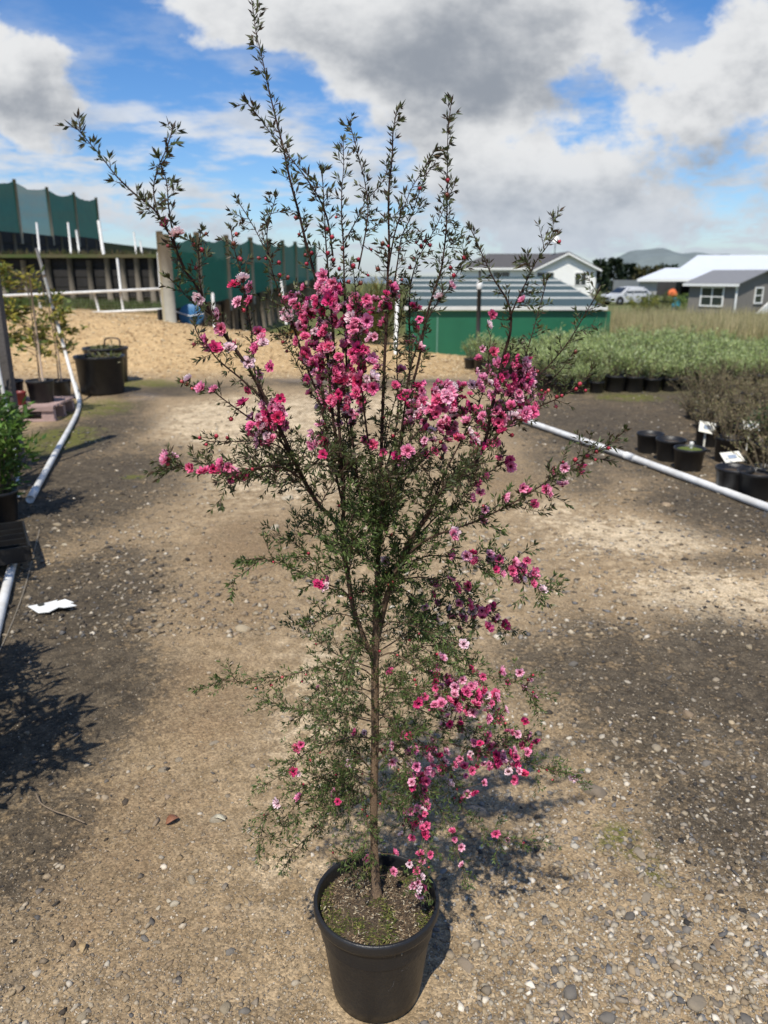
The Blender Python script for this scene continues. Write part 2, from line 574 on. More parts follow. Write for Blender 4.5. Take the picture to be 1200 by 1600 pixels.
bp = T.node('ShaderNodeBump'); bp.inputs['Strength'].default_value = .8; bp.inputs['Distance'].default_value = .005
T.put(bp.inputs['Height'], T.math('ADD', T.math('MULTIPLY', vor.outputs['Distance'], -.5), T.math('ADD', T.math('MULTIPLY', nC, 1.6), nB)))
T.put(p.inputs['Normal'], bp.outputs[0])
T.l.new(p.outputs[0], out.inputs[0])
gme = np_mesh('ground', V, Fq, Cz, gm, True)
bankm = sstep(12.6, 13.6, zy) * (1 - sstep(19, 22, zy)) * sstep(2.2, 1.0, zx / np.maximum(zy, 1) * 16.5)
farg = np.maximum(sstep(19, 24, zy), sstep(10.5, 12.5, zy) * sstep(2.4, 3.4, zx))
farg = farg * (1 - bankm)
a = gme.color_attributes.new('zone2', 'FLOAT_COLOR', 'POINT')
a.data.foreach_set('color', np.c_[zval('moss', zx, zy), bankm, farg, np.ones(len(V))].astype(np.float32).ravel())
a = gme.attributes.new('wet', 'FLOAT', 'POINT'); a.data.foreach_set('value', zval('wet', zx, zy).astype(np.float32))
ground = tag(link('ground', gme), kind='structure')

# sea far beyond the field, and a distant hill
mb = MB(); mb.poly([(-40000, 380, -14), (40000, 380, -14), (40000, 45000, -14), (-40000, 45000, -14)])
tag(mb.build('sea', mat('sea_water', (0.03, 0.06, 0.09), .25, .2, .01)), kind='structure')
hx = np.linspace(330, 1350, 60)
prof = [(max(0, 58 * math.exp(-((x - 690) / 190) ** 2) + 34 * math.exp(-((x - 930) / 210) ** 2) + 5 * math.sin(x * .03) + 3 * math.sin(x * .071))) for x in hx]
mb = MB()
for i in range(len(hx) - 1):
    for (d0, k0, d1, k1) in ((1900, 0, 2000, .75), (2000, .75, 2120, 1), (2120, 1, 2600, 0)):
        mb.poly([(hx[i], d0, -14 + (prof[i] + 14) * k0), (hx[i + 1], d0, -14 + (prof[i + 1] + 14) * k0), (hx[i + 1], d1, -14 + (prof[i + 1] + 14) * k1), (hx[i], d1, -14 + (prof[i] + 14) * k1)])
tag(mb.build('hill', mat('hazy_hill_scrub', (0.14, 0.17, 0.17), .9, .35, .02), smooth=True), kind='structure')  # scrub colour carries the blue-grey of distant haze, no air is modelled

# ------------------------------------------------------------------ gravel, pebbles and stones
ICO_V = []
t_ = (1 + 5 ** .5) / 2
for q in [(-1, t_, 0), (1, t_, 0), (-1, -t_, 0), (1, -t_, 0), (0, -1, t_), (0, 1, t_), (0, -1, -t_), (0, 1, -t_), (t_, 0, -1), (t_, 0, 1), (-t_, 0, -1), (-t_, 0, 1)]:
    ICO_V.append(np.array(q) / np.linalg.norm(q))
ICO_V = np.array(ICO_V)
ICO_F = np.array([(0, 11, 5), (0, 5, 1), (0, 1, 7), (0, 7, 10), (0, 10, 11), (1, 5, 9), (5, 11, 4), (11, 10, 2), (10, 7, 6), (7, 1, 8), (3, 9, 4), (3, 4, 2), (3, 2, 6), (3, 6, 8), (3, 8, 9), (4, 9, 5), (2, 4, 11), (6, 2, 10), (8, 6, 7), (9, 8, 1)])
OCT_V = np.array([(1, 0, 0), (-1, 0, 0), (0, 1, 0), (0, -1, 0), (0, 0, 1), (0, 0, -1.)])
OCT_F = np.array([(0, 2, 4), (2, 1, 4), (1, 3, 4), (3, 0, 4), (2, 0, 5), (1, 2, 5), (3, 1, 5), (0, 3, 5)])
STONE_COLS = [(.60, .54, .44), (.54, .48, .38), (.34, .29, .215), (.41, .355, .265), (.28, .235, .17), (.23, .195, .15), (.17, .155, .135), (.47, .43, .35), (.27, .205, .135), (.20, .185, .165), (.14, .135, .13), (.33, .27, .21), (.40, .32, .21)]
DARK_COLS = [(.30, .26, .20), (.075, .06, .045), (.11, .09, .065), (.17, .14, .10), (.045, .04, .035), (.22, .18, .13), (.10, .095, .09)]


def ground_points(n, y0, y1, power=1.0, x0=-260, x1=1460):
    px = RNG.uniform(x0, x1, n); py = y0 + (y1 - y0) * RNG.random(n) ** power
    cx, cy = (px - 600) / F_PX, -(py - 800) / F_PX
    s_, c_ = math.sin(PITCH), math.cos(PITCH)
    d = np.c_[cx, c_ + cy * s_, -s_ + cy * c_]
    k = -CAM_H / d[:, 2]
    return d[:, 0] * k, d[:, 1] * k


def pebble_cloud(name, TV, TF, n, y0, y1, r0, r1, power, keep=None):
    x, y = ground_points(n, y0, y1, power)
    pr = RNG.random(n)
    if keep is not None:
        k = keep(x, y, pr); x, y = x[k], y[k]; n = len(x)
    z = hgt(x, y)
    r = r0 + (r1 - r0) * RNG.random(n) ** 2.6
    sc = np.c_[r * RNG.uniform(.8, 1.5, n), r * RNG.uniform(.65, 1.1, n), r * RNG.uniform(.35, .75, n)]
    nt = len(TV)
    loc = TV[None] * (1 + RNG.uniform(-.55, .45, (n, nt, 1))) * sc[:, None]
    an = RNG.uniform(0, 6.283, n); tl = RNG.normal(0, .25, n)
    c, s_ = np.cos(an)[:, None], np.sin(an)[:, None]
    X = loc[..., 0] * c - loc[..., 1] * s_; Yv = loc[..., 0] * s_ + loc[..., 1] * c; Z = loc[..., 2] + X * tl[:, None]
    Vv = np.stack([X + x[:, None], Yv + y[:, None], Z + (z + sc[:, 2] * .25)[:, None]], 2)
    Fv = TF[None] + (np.arange(n) * nt)[:, None, None]
    dk = zval('dark', x, y)
    cl = jit(STONE_COLS, n, .3); cd = jit(DARK_COLS, n, .35)
    use = (RNG.random(n) < dk * .9)[:, None]
    cl = np.where(use, cd, cl)
    mixs = np.clip(.40 - .22 * sstep(-.1, .5, x) + RNG.normal(0, .25, n), 0, .9)[:, None]
    cl = np.where(use, cl, cl * (1 - mixs) + np.array([.31, .23, .132]) * mixs)
    dm = zval('damp', x, y)[:, None]
    cl = cl * (1 - dm * np.array([.28, .36, .45]))
    C = np.repeat(cl[:, None, :], nt, 1).reshape(-1, 3)
    return tag(link(name, np_mesh(name, Vv.reshape(-1, 3), Fv.reshape(-1, 3), C, mat('stone', (1, 1, 1), .85, .35, 160, .3, 500, attr=True, spec=.3))), 'loose fine gravel scattered over the earth yard' if 'fine' in name else ('coarse pebbles pressed into the track' if 'track' in name else 'mixed tan and grey pebbles strewn over the yard'), 'gravel', kind='stuff')


cover_keep = lambda x, y, pr: (pr < .35 + .65 * np.maximum(vnoise(x, y, 3.0, 8), vnoise(x, y, .9, 9) * 1.0) ** 1.5) & (((x + .017) ** 2 + (y - 1.41) ** 2) > .125 ** 2)
pebble_cloud('fine_gravel', OCT_V, OCT_F, 90000, 760, 1700, .0012, .0052, .62, cover_keep)
right_bias = lambda x, y, pr: (pr < .05 + .14 * vnoise(x, y, 1.6, 12) + .60 * sstep(-.1, .6, x) * sstep(3.6, 1.6, y)) & (((x + .017) ** 2 + (y - 1.41) ** 2) > .14 ** 2)
pebble_cloud('pebble_gravel', ICO_V, ICO_F, 42000, 640, 1700, .0030, .0118, .75, right_bias)

pebble_cloud('track_gravel', OCT_V, OCT_F, 26000, 612, 1000, .004, .021, 1.0, lambda x, y, pr: pr < .25 + .75 * vnoise(x, y, 1.4, 17))


def bank_rubble(n):
    x = RNG.uniform(-9, 2.2, n); y = RNG.uniform(12.6, 18.2, n)
    z = hgt(x, y)
    r = .006 + .022 * RNG.random(n) ** 3
    loc = OCT_V[None] * (1 + RNG.uniform(-.3, .3, (n, 6, 1))) * np.c_[r * RNG.uniform(.8, 1.5, n), r, r * .7][:, None]
    Vv = loc + np.c_[x, y, z + r * .2][:, None]
    cl = jit([(.48, .34, .175), (.38, .255, .125), (.56, .43, .25), (.29, .19, .095), (.60, .49, .32)], n, .25)
    o = link('bank_rubble', np_mesh('bank_rubble', Vv.reshape(-1, 3), (OCT_F[None] + (np.arange(n) * 6)[:, None, None]).reshape(-1, 3), np.repeat(cl[:, None], 6, 1).reshape(-1, 3), mat('stone', (1, 1, 1))))
    tag(o, 'loose tan rubble covering the sloping gravel bank', 'gravel', kind='stuff')


bank_rubble(15000)

# stones that can be picked out, each its own piece of the yard
stone_meshes = []
for k in range(14):
    n2 = []
    tv = ICO_V.copy(); tf = ICO_F
    # one subdivision for a rounder outline
    vv = [tuple(q) for q in tv]; ff = []
    cache = {}

    def midp(i, j):
        key = (min(i, j), max(i, j))
        if key not in cache:
            m_ = (np.array(vv[i]) + np.array(vv[j])) / 2; m_ /= np.linalg.norm(m_)
            vv.append(tuple(m_)); cache[key] = len(vv) - 1
        return cache[key]
    for (a_, b_, c_) in tf[:]:
        x1, x2, x3 = midp(a_, b_), midp(b_, c_), midp(c_, a_)
        ff += [(a_, x1, x3), (b_, x2, x1), (c_, x3, x2), (x1, x2, x3)]
    vv = np.array(vv)
    for _ in range(11):                      # chop flats so that it reads as broken rock
        d = RNG.normal(size=3); d /= np.linalg.norm(d); h = RNG.uniform(.45, .80)
        s_ = vv @ d; vv = vv - np.maximum(s_ - h, 0)[:, None] * d
    vv = vv * np.array([1.15, .85, .5]) * (1 + RNG.normal(0, .02, (len(vv), 1)))
    c0 = np.array([(.36, .32, .26), (.28, .25, .21), (.42, .37, .29), (.185, .18, .178), (.31, .25, .19), (.24, .21, .18), (.45, .42, .36)][k % 7])
    c0 = c0 * np.array([1.02, .94, .80])
    stone_meshes.append(np_mesh('stone', vv, np.array(ff), np.repeat(c0[None], len(vv), 0), mat('rock', (1, 1, 1), .85, .35, 40, .5, 150, attr=True, spec=.25, objvar=.25)))
known = [(205, 970, 12, 3), (382, 987, 20, 2), (745, 1270, 30, 3), (930, 1232, 34, 5), (1025, 1165, 14, 0), (1105, 1190, 13, 3), (1155, 1160, 13, 3), (1075, 1115, 17, 4), (935, 1112, 13, 4), (960, 1160, 10, 1),
         (235, 1197, 11, 2), (255, 1200, 15, 1), (300, 1378, 15, 0), (265, 1412, 8, 6), (273, 1417, 10, 6), (248, 1422, 6, 6), (225, 1467, 13, 3), (340, 1283, 18, 6), (362, 1488, 12, 3), (352, 1575, 15, 2), (383, 1580, 13, 3),
         (128, 1587, 12, 2), (278, 1533, 5, 6), (1010, 1470, 10, 3), (1165, 1590, 16, 3), (1170, 1500, 12, 3), (1090, 1565, 22, 1), (1145, 1540, 14, 4), (985, 1430, 13, 3), (1010, 1375, 12, 0), (1000, 1330, 18, 1), (865, 1360, 8, 4), (895, 1040, 13, 3),
         (1010, 1400, 14, 1), (1060, 1450, 13, 5), (1095, 1510, 14, 1), (1120, 1470, 13, 4), (1180, 1430, 12, 3), (770, 1395, 10, 3), (890, 1550, 20, 3), (950, 1590, 18, 3), (730, 1510, 22, 5), (90, 820, 12, 2), (110, 815, 10, 4), (100, 852, 9, 6), (545, 925, 14, 2), (515, 990, 15, 2), (480, 1145, 14, 2), (440, 1215, 10, 0), (720, 1290, 16, 3),
         (280, 1185, 12, 1), (335, 1165, 10, 1), (400, 960, 12, 2), (430, 830, 14, 6), (450, 780, 16, 6), (355, 1245, 8, 1), (150, 1000, 8, 1), (320, 830, 9, 1), (990, 770, 12, 2), (1040, 790, 11, 4), (930, 790, 12, 2), (880, 700, 9, 3), (1120, 1060, 12, 1), (1040, 990, 10, 1), (1170, 1010, 12, 2), (840, 1010, 9, 2)]
n_rand = 300 - len(known)
rx_, ry_ = ground_points(n_rand, 700, 1640, .8, -40, 1240)
spots = [(gnd(a_, b_).x, gnd(a_, b_).y, c_ * .74 / F_PX * math.hypot(gnd(a_, b_).y, 1.6), d_) for (a_, b_, c_, d_) in known]
spots += [(rx_[i], ry_[i], (.0048 + .008 * random.random() ** 2) * (1.2 if rx_[i] > .25 else .85), random.randrange(7)) for i in range(n_rand)]
for (x, y, r, ck) in spots:
    if (x + .017) ** 2 + (y - 1.41) ** 2 < .17 ** 2: continue
    o = link('stone', stone_meshes[(ck + 7 * random.randrange(2)) % 14], ground)
    o.location = (x, y, float(hgt(x, y)) + r * .06)
    o.scale = (r, r * random.uniform(.75, 1.05), r * random.uniform(.8, 1.2))
    o.rotation_euler = (random.uniform(-.2, .2), random.uniform(-.2, .2), random.uniform(0, 6.28))

# ================================================================== the flowering shrub in its pot
POT = Vector((-.017, 1.405, 0.004))
shrub = tag(empty('flowering_shrub', POT), 'tall pink flowering tea tree shrub in a round black nursery pot on gravel', 'shrub')
black_plastic = mat('black_plastic', (0.011, 0.0115, 0.013), .40, .5, 7, .12, 60, col2=(0.019, 0.018, 0.017), spec=.45)
# pot: one moulded piece with a rolled rim
mb = MB()
mb.lathe([(.0, .002), (.097, 0), (.102, .004), (.106, .03), (.129, .215), (.134, .228), (.1345, .236)], 64)
pot = mb.build('pot', black_plastic, shrub, True)
mb = MB()
mb.lathe([(.134, .229), (.1400, .231), (.1425, .238), (.1425, .252), (.1405, .258), (.137, .2595), (.1335, .257), (.1325, .248), (.130, .21), (.128, .18)], 64)
mb.build('rim', black_plastic, pot, True)
# scuffs on the pot wall, pale scratches proud of the plastic
scm = mat('plastic_scuff', (0.09, 0.088, 0.085), .8, .8, 400)
mb = MB()


def on_pot(px, py):
    """point on the pot's outer wall under a pixel"""
    d = ray(px, py); o_ = Vector((0, 0, CAM_H))
    for k in range(400):
        q = o_ + d * (1.0 + k * .003)
        h = q.z - POT.z
        if h < .236 and math.hypot(q.x - POT.x, q.y - POT.y) < .1015 + .0275 * h / .215: return q - POT
    return None


for line in [[(617, 1553), (610, 1548), (604, 1551)], [(627, 1518), (632, 1513), (636, 1512)], [(623, 1520), (628, 1516), (634, 1514)], [(606, 1549), (614, 1540), (616, 1532)], [(615, 1562), (611, 1556), (606, 1554)], [(559, 1517), (568, 1518), (577, 1519)], [(628, 1545), (630, 1537), (632, 1530)], [(608, 1482), (612, 1484), (615, 1486)]]:
    pts = [on_pot(*q) for q in line]
    if all(p_ is not None for p_ in pts): mb.tube([p_ + Vector((p_.x, p_.y, 0)).normalized() * .0004 for p_ in pts], [.0002, .0006, .0002], 4)
mb.build('scuff', scm, pot)['kind'] = 'stuff'
# potting mix: uneven disc
SOIL_Z = .222
mb = MB(); rings = 12; seg = 48
vs = [(0, 0, SOIL_Z + .012)]; fs = []
for i in range(1, rings + 1):
    r = .1305 * i / rings
    for k in range(seg):
        q = 2 * math.pi * k / seg
        x, y = r * math.cos(q), r * math.sin(q)
        vs.append((x, y, SOIL_Z + .012 * (1 - i / rings) + .012 * (float(vnoise(x, y, 40, 4)) - .5) + .006 * (float(vnoise(x, y, 130, 6)) - .5)))
for k in range(seg): fs.append((0, 1 + k, 1 + (k + 1) % seg))
for i in range(rings - 1):
    for k in range(seg):
        a0 = 1 + i * seg; a1_ = a0 + seg
        fs.append((a0 + k, a1_ + k, a1_ + (k + 1) % seg, a0 + (k + 1) % seg))
mb._add(vs, fs)
soil = mb.build('potting_mix', mat('potting_mix', (0.075, 0.05, 0.03), .95, .3, 60, .9, 220, col2=(0.17, 0.12, 0.07)), shrub, True)
# bark chips, straw, moss and litter on the mix (too small to pick apart)
n = 5200
rr = .128 * np.sqrt(RNG.random(n)); qq = RNG.uniform(0, 6.283, n)
pos = np.c_[rr * np.cos(qq), rr * np.sin(qq), SOIL_Z + .012 * (1 - rr / .13) + RNG.uniform(0, .006, n)]
ax = np.c_[RNG.normal(0, 1, n), RNG.normal(0, 1, n), RNG.normal(.1, .25, n)]
ln = RNG.uniform(.004, .013, n); wd = RNG.uniform(.0012, .0035, n)
mossy = vnoise(pos[:, 0], pos[:, 1], 28, 14) > .56
cl = jit([(.26, .185, .105), (.16, .105, .06), (.34, .27, .17), (.09, .06, .035), (.05, .035, .025), (.22, .15, .09), (.42, .37, .27)], n, .35)
cl = np.where(mossy[:, None] & (RNG.random((n, 1)) < .8), jit([(.07, .09, .012), (.12, .13, .02), (.05, .07, .01), (.19, .18, .05)], n, .3), cl)
o = link('litter', leaf_mesh('litter', pos, ax, ln, wd, cl, mat('litter', (1, 1, 1), .9, .3, 200, attr=True), RNG.uniform(0, 6.28, n)), shrub)
o['kind'] = 'stuff'

# ---- skeleton: polylines base -> tip read as (x, y) sightings, each given its own depth
BR = [  # points, base radius px, tip depth offset (m, + away), leaf class
    ([(588, 1398), (585, 1330), (584, 1250), (586, 1150), (586, 1080), (586, 1020), (588, 980), (588, 930), (591, 880), (589, 820), (593, 760), (596, 700), (598, 640), (601, 560), (604, 500), (606, 423), (608, 383), (607, 337), (608, 290), (613, 243), (614, 208), (620, 173)], 9.5, .04),
    ([(586, 1035), (570, 1000), (552, 950), (545, 907), (536, 860), (533, 827), (537, 800), (536, 757), (532, 707), (529, 640), (524, 580), (519, 500), (514, 440), (509, 375), (506, 313), (503, 267)], 6.0, -.06),
    ([(534, 830), (515, 805), (497, 787), (472, 745), (445, 687), (420, 635), (397, 590), (375, 556), (350, 522), (332, 493), (316, 466), (305, 443), (290, 424), (276, 392), (262, 360), (240, 327), (207, 300), (180, 273), (160, 247), (137, 220), (117, 197)], 4.6, -.18),
    ([(262, 362), (247, 333), (240, 300), (245, 267), (260, 233), (270, 200)], 1.7, .02),
    ([(274, 385), (267, 347), (263, 317), (260, 283), (252, 260), (248, 245)], 1.6, -.02),
    ([(318, 470), (312, 439), (311, 407), (310, 385), (315, 358)], 1.9, -.03),
    ([(415, 628), (379, 594), (352, 572), (337, 558), (325, 542), (310, 524), (303, 506)], 2.1, -.06),
    ([(455, 705), (420, 675), (377, 644), (352, 626), (330, 610), (307, 605), (283, 596)], 2.1, -.05),
    ([(330, 492), (314, 480), (294, 466), (278, 448), (262, 432)], 1.5, .03),
    ([(465, 730), (440, 690), (415, 640), (402, 600), (395, 556), (393, 520), (384, 470), (379, 439), (373, 414), (365, 385), (361, 358)], 2.6, .06),
    ([(536, 790), (520, 720), (500, 630), (480, 575), (465, 531), (456, 502), (440, 466), (427, 430), (418, 398), (402, 365), (388, 340), (374, 318)], 3.0, .08),
    ([(420, 402), (417, 370), (420, 345), (427, 322), (431, 306)], 1.4, .02),
    ([(480, 755), (440, 730), (395, 732), (360, 740), (310, 737), (285, 728), (262, 716)], 2.2, -.14),
    ([(478, 750), (440, 700), (400, 690), (360, 690), (330, 690), (308, 684)], 1.8, -.06),
    ([(534, 745), (527, 700), (519, 640), (512, 560), (505, 500), (497, 450), (480, 387), (467, 333), (453, 280), (443, 233), (433, 193), (420, 140), (410, 93), (400, 50), (394, 5), (391, -16)], 3.6, .05),
    ([(520, 400), (512, 345), (497, 307), (467, 263), (437, 227), (410, 190), (384, 158)], 1.9, -.02),
    ([(560, 760), (550, 680), (543, 600), (540, 520), (538, 440), (536, 372), (534, 348), (534, 295), (537, 262), (536, 218)], 3.0, .12),
    ([(560, 420), (570, 370), (575, 330), (571, 290), (566, 267), (557, 232), (547, 195)], 1.8, .10),
    ([(537, 380), (557, 344), (573, 313), (597, 285), (606, 262)], 1.5, .12),
    ([(606, 430), (610, 400), (618, 360), (629, 330), (643, 295), (660, 267), (680, 234)], 1.8, -.05),
    ([(604, 500), (620, 418), (627, 372), (643, 337), (657, 295), (668, 270), (678, 258)], 1.9, .10),
    ([(592, 860), (605, 780), (625, 700), (640, 620), (655, 560), (665, 500), (680, 450), (690, 418), (697, 360), (699, 302), (699, 255), (700, 208), (705, 160)], 3.6, .08),
    ([(640, 600), (640, 520), (640, 460), (648, 418), (662, 388), (681, 355), (699, 313), (712, 285)], 2.0, .15),
    ([(618, 730), (626, 680), (632, 640), (640, 580), (660, 520), (676, 484), (698, 456), (712, 430), (728, 402)], 2.4, -.08),
    ([(590, 1000), (606, 930), (632, 860), (665, 810), (687, 770), (715, 745), (740, 725), (758, 690), (770, 630), (786, 560), (797, 520), (798, 490), (790, 465), (771, 435), (753, 396), (735, 356)], 5.6, -.12),
    ([(795, 500), (807, 471), (822, 441), (840, 405), (870, 366)], 1.8, -.03),
    ([(760, 680), (790, 630), (810, 590), (828, 534), (840, 492), (855, 436)], 2.0, .08),
    ([(745, 720), (775, 665), (800, 625), (840, 588), (864, 564), (888, 534), (912, 495), (937, 452)], 2.3, .05),
    ([(755, 700), (800, 660), (841, 636), (866, 625), (898, 608), (927, 583)], 2.0, -.06),
    ([(770, 670), (818, 625), (847, 605), (875, 580), (898, 550)], 1.8, .12),
    ([(598, 945), (612, 905), (630, 875), (657, 849), (688, 834), (742, 815), (790, 792), (830, 769), (875, 738), (912, 718), (950, 694), (978, 672)], 2.9, -.16),
    ([(572, 835), (600, 795), (627, 757), (652, 727), (690, 690), (710, 650), (715, 610)], 3.0, .10),
    ([(589, 850), (570, 800), (556, 750), (548, 700), (540, 650), (520, 600), (500, 560), (480, 500), (470, 450)], 2.8, .16),
    ([(590, 860), (598, 790), (612, 740), (640, 690), (665, 660), (690, 610)], 2.6, -.12),
    ([(592, 790), (580, 720), (570, 650), (565, 590), (560, 520), (556, 460), (552, 420)], 2.4, -.10),
    ([(594, 760), (615, 690), (622, 630), (620, 560), (625, 500), (640, 440)], 2.3, .14),
    ([(632, 862), (660, 830), (690, 800), (720, 780), (755, 745), (790, 720)], 2.0, .10),
    ([(550, 770), (530, 690), (505, 640), (485, 610), (460, 560), (440, 520)], 2.0, .14),
    ([(470, 745), (430, 760), (400, 720), (385, 700)], 1.3, .05),
    ([(665, 812), (690, 750), (720, 690), (745, 640), (760, 590), (765, 540)], 2.2, .16),
    # lower left
    ([(547, 936), (535, 922), (502, 910), (470, 895), (440, 882), (407, 872), (376, 877)], 2.0, -.12),
    ([(512, 905), (495, 882), (475, 860), (452, 842)], 1.5, -.02),
    ([(537, 872), (510, 845), (482, 835), (455, 835)], 1.5, .06),
    ([(560, 975), (545, 962), (520, 960), (495, 972), (475, 977)], 1.4, -.06),
    ([(585, 1045), (548, 1032), (525, 1022), (500, 1005), (487, 982), (480, 968)], 1.6, .10),
    ([(585, 1060), (565, 1045), (540, 1050), (500, 1042), (472, 1050), (440, 1057), (400, 1060), (372, 1066), (340, 1058)], 2.0, -.10),
    ([(585, 1128), (552, 1120), (515, 1107), (480, 1110), (452, 1107), (420, 1096)], 1.8, .08),
    ([(584, 1155), (553, 1151), (510, 1162), (477, 1177), (451, 1201), (423, 1221), (400, 1228)], 2.1, -.06),
    ([(583, 1180), (545, 1192), (510, 1210), (471, 1230), (445, 1242), (425, 1260), (412, 1288), (405, 1322)], 1.9, -.12),
    ([(584, 1240), (545, 1264), (510, 1284), (482, 1307), (462, 1327), (440, 1362)], 1.6, .02),
    ([(480, 1228), (462, 1255), (448, 1280), (440, 1299)], 1.1, .0),
    ([(560, 1200), (545, 1245), (510, 1264), (484, 1266)], 1.1, -.08),
    ([(586, 1100), (560, 1080), (520, 1085), (490, 1075)], 1.3, .12),
    ([(585, 1210), (560, 1180), (530, 1140), (500, 1125)], 1.2, .12),
    ([(584, 1230), (555, 1215), (525, 1240), (515, 1265)], 1.1, .1),
    # lower right
    ([(592, 940), (605, 905), (632, 882), (675, 868), (712, 872), (760, 877), (800, 885), (832, 907), (856, 923)], 2.1, -.06),
    ([(590, 960), (610, 925), (632, 905), (675, 904), (707, 925), (735, 942), (760, 957), (785, 970), (803, 987)], 1.9, .06),
    ([(588, 1020), (620, 1000), (655, 975), (672, 955), (692, 945), (712, 960), (721, 985)], 1.7, .10),
    ([(589, 990), (612, 972), (650, 980), (682, 992), (726, 1008)], 1.6, -.08),
    ([(586, 1030), (615, 1020), (650, 1043), (695, 1058), (740, 1053), (782, 1060), (812, 1069), (836, 1092)], 2.1, -.06),
    ([(586, 1072), (620, 1076), (686, 1073), (728, 1081), (767, 1099), (789, 1130)], 2.0, -.14),
    ([(586, 1116), (620, 1124), (680, 1154), (740, 1172), (788, 1186), (824, 1192), (860, 1204), (902, 1211)], 2.1, -.05),
    ([(585, 1135), (625, 1140), (665, 1166), (704, 1210), (719, 1250), (728, 1276), (755, 1294), (794, 1312), (816, 1321)], 1.8, .06),
    ([(584, 1165), (620, 1190), (659, 1228), (692, 1270), (704, 1294), (712, 1320), (722, 1352)], 1.7, -.02),
    ([(584, 1170), (614, 1172), (645, 1205), (662, 1250), (670, 1288), (662, 1327), (655, 1390)], 1.8, -.10),
    ([(586, 1100), (630, 1098), (680, 1120), (730, 1140), (780, 1152), (826, 1152)], 1.9, .03),
    ([(586, 1060), (620, 1040), (660, 1010), (690, 1015), (715, 1030)], 1.5, .08),
    ([(586, 1088), (625, 1060), (670, 1030), (700, 1035)], 1.4, -.12),
    ([(584, 1200), (600, 1180), (625, 1160), (640, 1190), (645, 1230)], 1.3, -.13),
    ([(584, 1260), (605, 1250), (625, 1265), (640, 1290)], 1.2, .08),
    ([(584, 1235), (560, 1215), (575, 1290), (560, 1330), (530, 1345)], 1.0, -.05),
    ([(591, 900), (630, 920), (660, 945), (690, 990), (700, 1020)], 1.5, .14),
]
random.seed(21)
for k in range(17):
    y0 = random.uniform(930, 1310); sd_ = random.choice((-1, 1)); Lp = random.uniform(40, 120)
    BR.append(([(586, y0), (586 + sd_ * Lp * .5, y0 - random.uniform(5, 30)), (586 + sd_ * Lp, y0 + random.uniform(-45, 35))], random.uniform(.9, 1.5), random.uniform(-.17, .13)))
for k in range(17):
    bx_, by_ = random.choice([(590, 880), (588, 820), (545, 907), (536, 860), (610, 915), (640, 850), (665, 810), (592, 760), (536, 757), (500, 790), (690, 768), (600, 700), (472, 745)])
    an = random.uniform(-2.6, -.5); Lp = random.uniform(50, 120)
    BR.append(([(bx_, by_), (bx_ + math.cos(an) * Lp * .5, by_ + math.sin(an) * Lp * .5 - 6), (bx_ + math.cos(an) * Lp, by_ + math.sin(an) * Lp)], random.uniform(1.0, 1.5), random.uniform(-.15, .15)))
BARK = mat('bark', (0.115, 0.078, 0.05), .9, .4, 260, .8, 500, attr=True, spec=.2)
SAMP = []                      # (px, py, Y, arclength fraction, branch index)


def project(P):
    q = P - Vector((0, 0, CAM_H))
    s_, c_ = math.sin(PITCH), math.cos(PITCH)
    w = q.y * c_ - q.z * s_
    upv = q.y * s_ + q.z * c_
    return 600 + F_PX * q.x / w, 800 - F_PX * upv / w


def catmull(pts, sub=4):
    res = []
    for i in range(len(pts) - 1):
        p0, p1, p2, p3 = (Vector(pts[max(i - 1, 0)]), Vector(pts[i]), Vector(pts[i + 1]), Vector(pts[min(i + 2, len(pts) - 1)]))
        for k in range(sub):
            t = k / sub
            res.append(.5 * ((2 * p1) + (p2 - p0) * t + (2 * p0 - 5 * p1 + 4 * p2 - p3) * t * t + (3 * p1 - p0 - 3 * p2 + p3) * t ** 3))
    res.append(Vector(pts[-1]))
    return res


def nearest(x, y, lim=None):
    a_ = np.array([(s[0], s[1]) for s in SAMP])
    d = (a_[:, 0] - x) ** 2 + (a_[:, 1] - y) ** 2
    i = int(np.argmin(d))
    return SAMP[i], math.sqrt(d[i])


def wood_col(y, r):
    # young upper shoots are dark reddish brown, old wood below is tan
    t = min(1, max(0, (y - 760) / 300))
    return tuple((1 - t) * a_ + t * b_ for a_, b_ in zip((.078, .044, .033), (.27, .185, .118)))


CURVES = []
PXM = 1.50 / F_PX                     # metres per pixel at the shrub's distance
for bi, (pts, rpx, dtip) in enumerate(BR):
    if bi == 0: Y0 = 1.432
    else: Y0 = nearest(*pts[0])[0][2]
    L = [0]
    for i in range(1, len(pts)): L.append(L[-1] + math.dist(pts[i], pts[i - 1]))
    w3 = []
    for (x, y), l in zip(pts, L):
        f = l / L[-1]
        Yd = Y0 + dtip * f ** .8 + .012 * math.sin(f * 9 + bi * 1.7) * min(1, f * 3)
        w3.append(at(x, y, Yd))
    cv = catmull(w3, 4)
    n_ = len(cv)
    rr0 = rpx * PXM * .76
    rad = [max(.00085, rr0 * (1 - i / (n_ - 1)) ** .75) for i in range(n_)]
    if bi == 0:
        rad = [max(.00085, np.interp(i / (n_ - 1), [0, .02, .05, .3, .36, .5, 1], [.0140, .0110, .0092, .0080, .0052, .0036, .0009])) for i in range(n_)]
    mb = MB()
    base_i = len(mb.v)
    mb.tube([q - POT for q in cv], rad, 8 if bi == 0 else 6)
    mb.c = [tuple(c_ * (1 + .35 * math.sin(i * 2.1 + bi) * math.sin(i * .37)) for c_ in wood_col(project(Vector(vx) + POT)[1], 0)) for i, vx in enumerate(mb.v)]
    mb.build('trunk' if bi == 0 else 'branch', BARK, shrub, True)
    for i, q in enumerate(cv):
        a_, b_ = project(q)
        SAMP.append((a_, b_, q.y, i / (n_ - 1), bi))
    CURVES.append((cv, rad, pts))

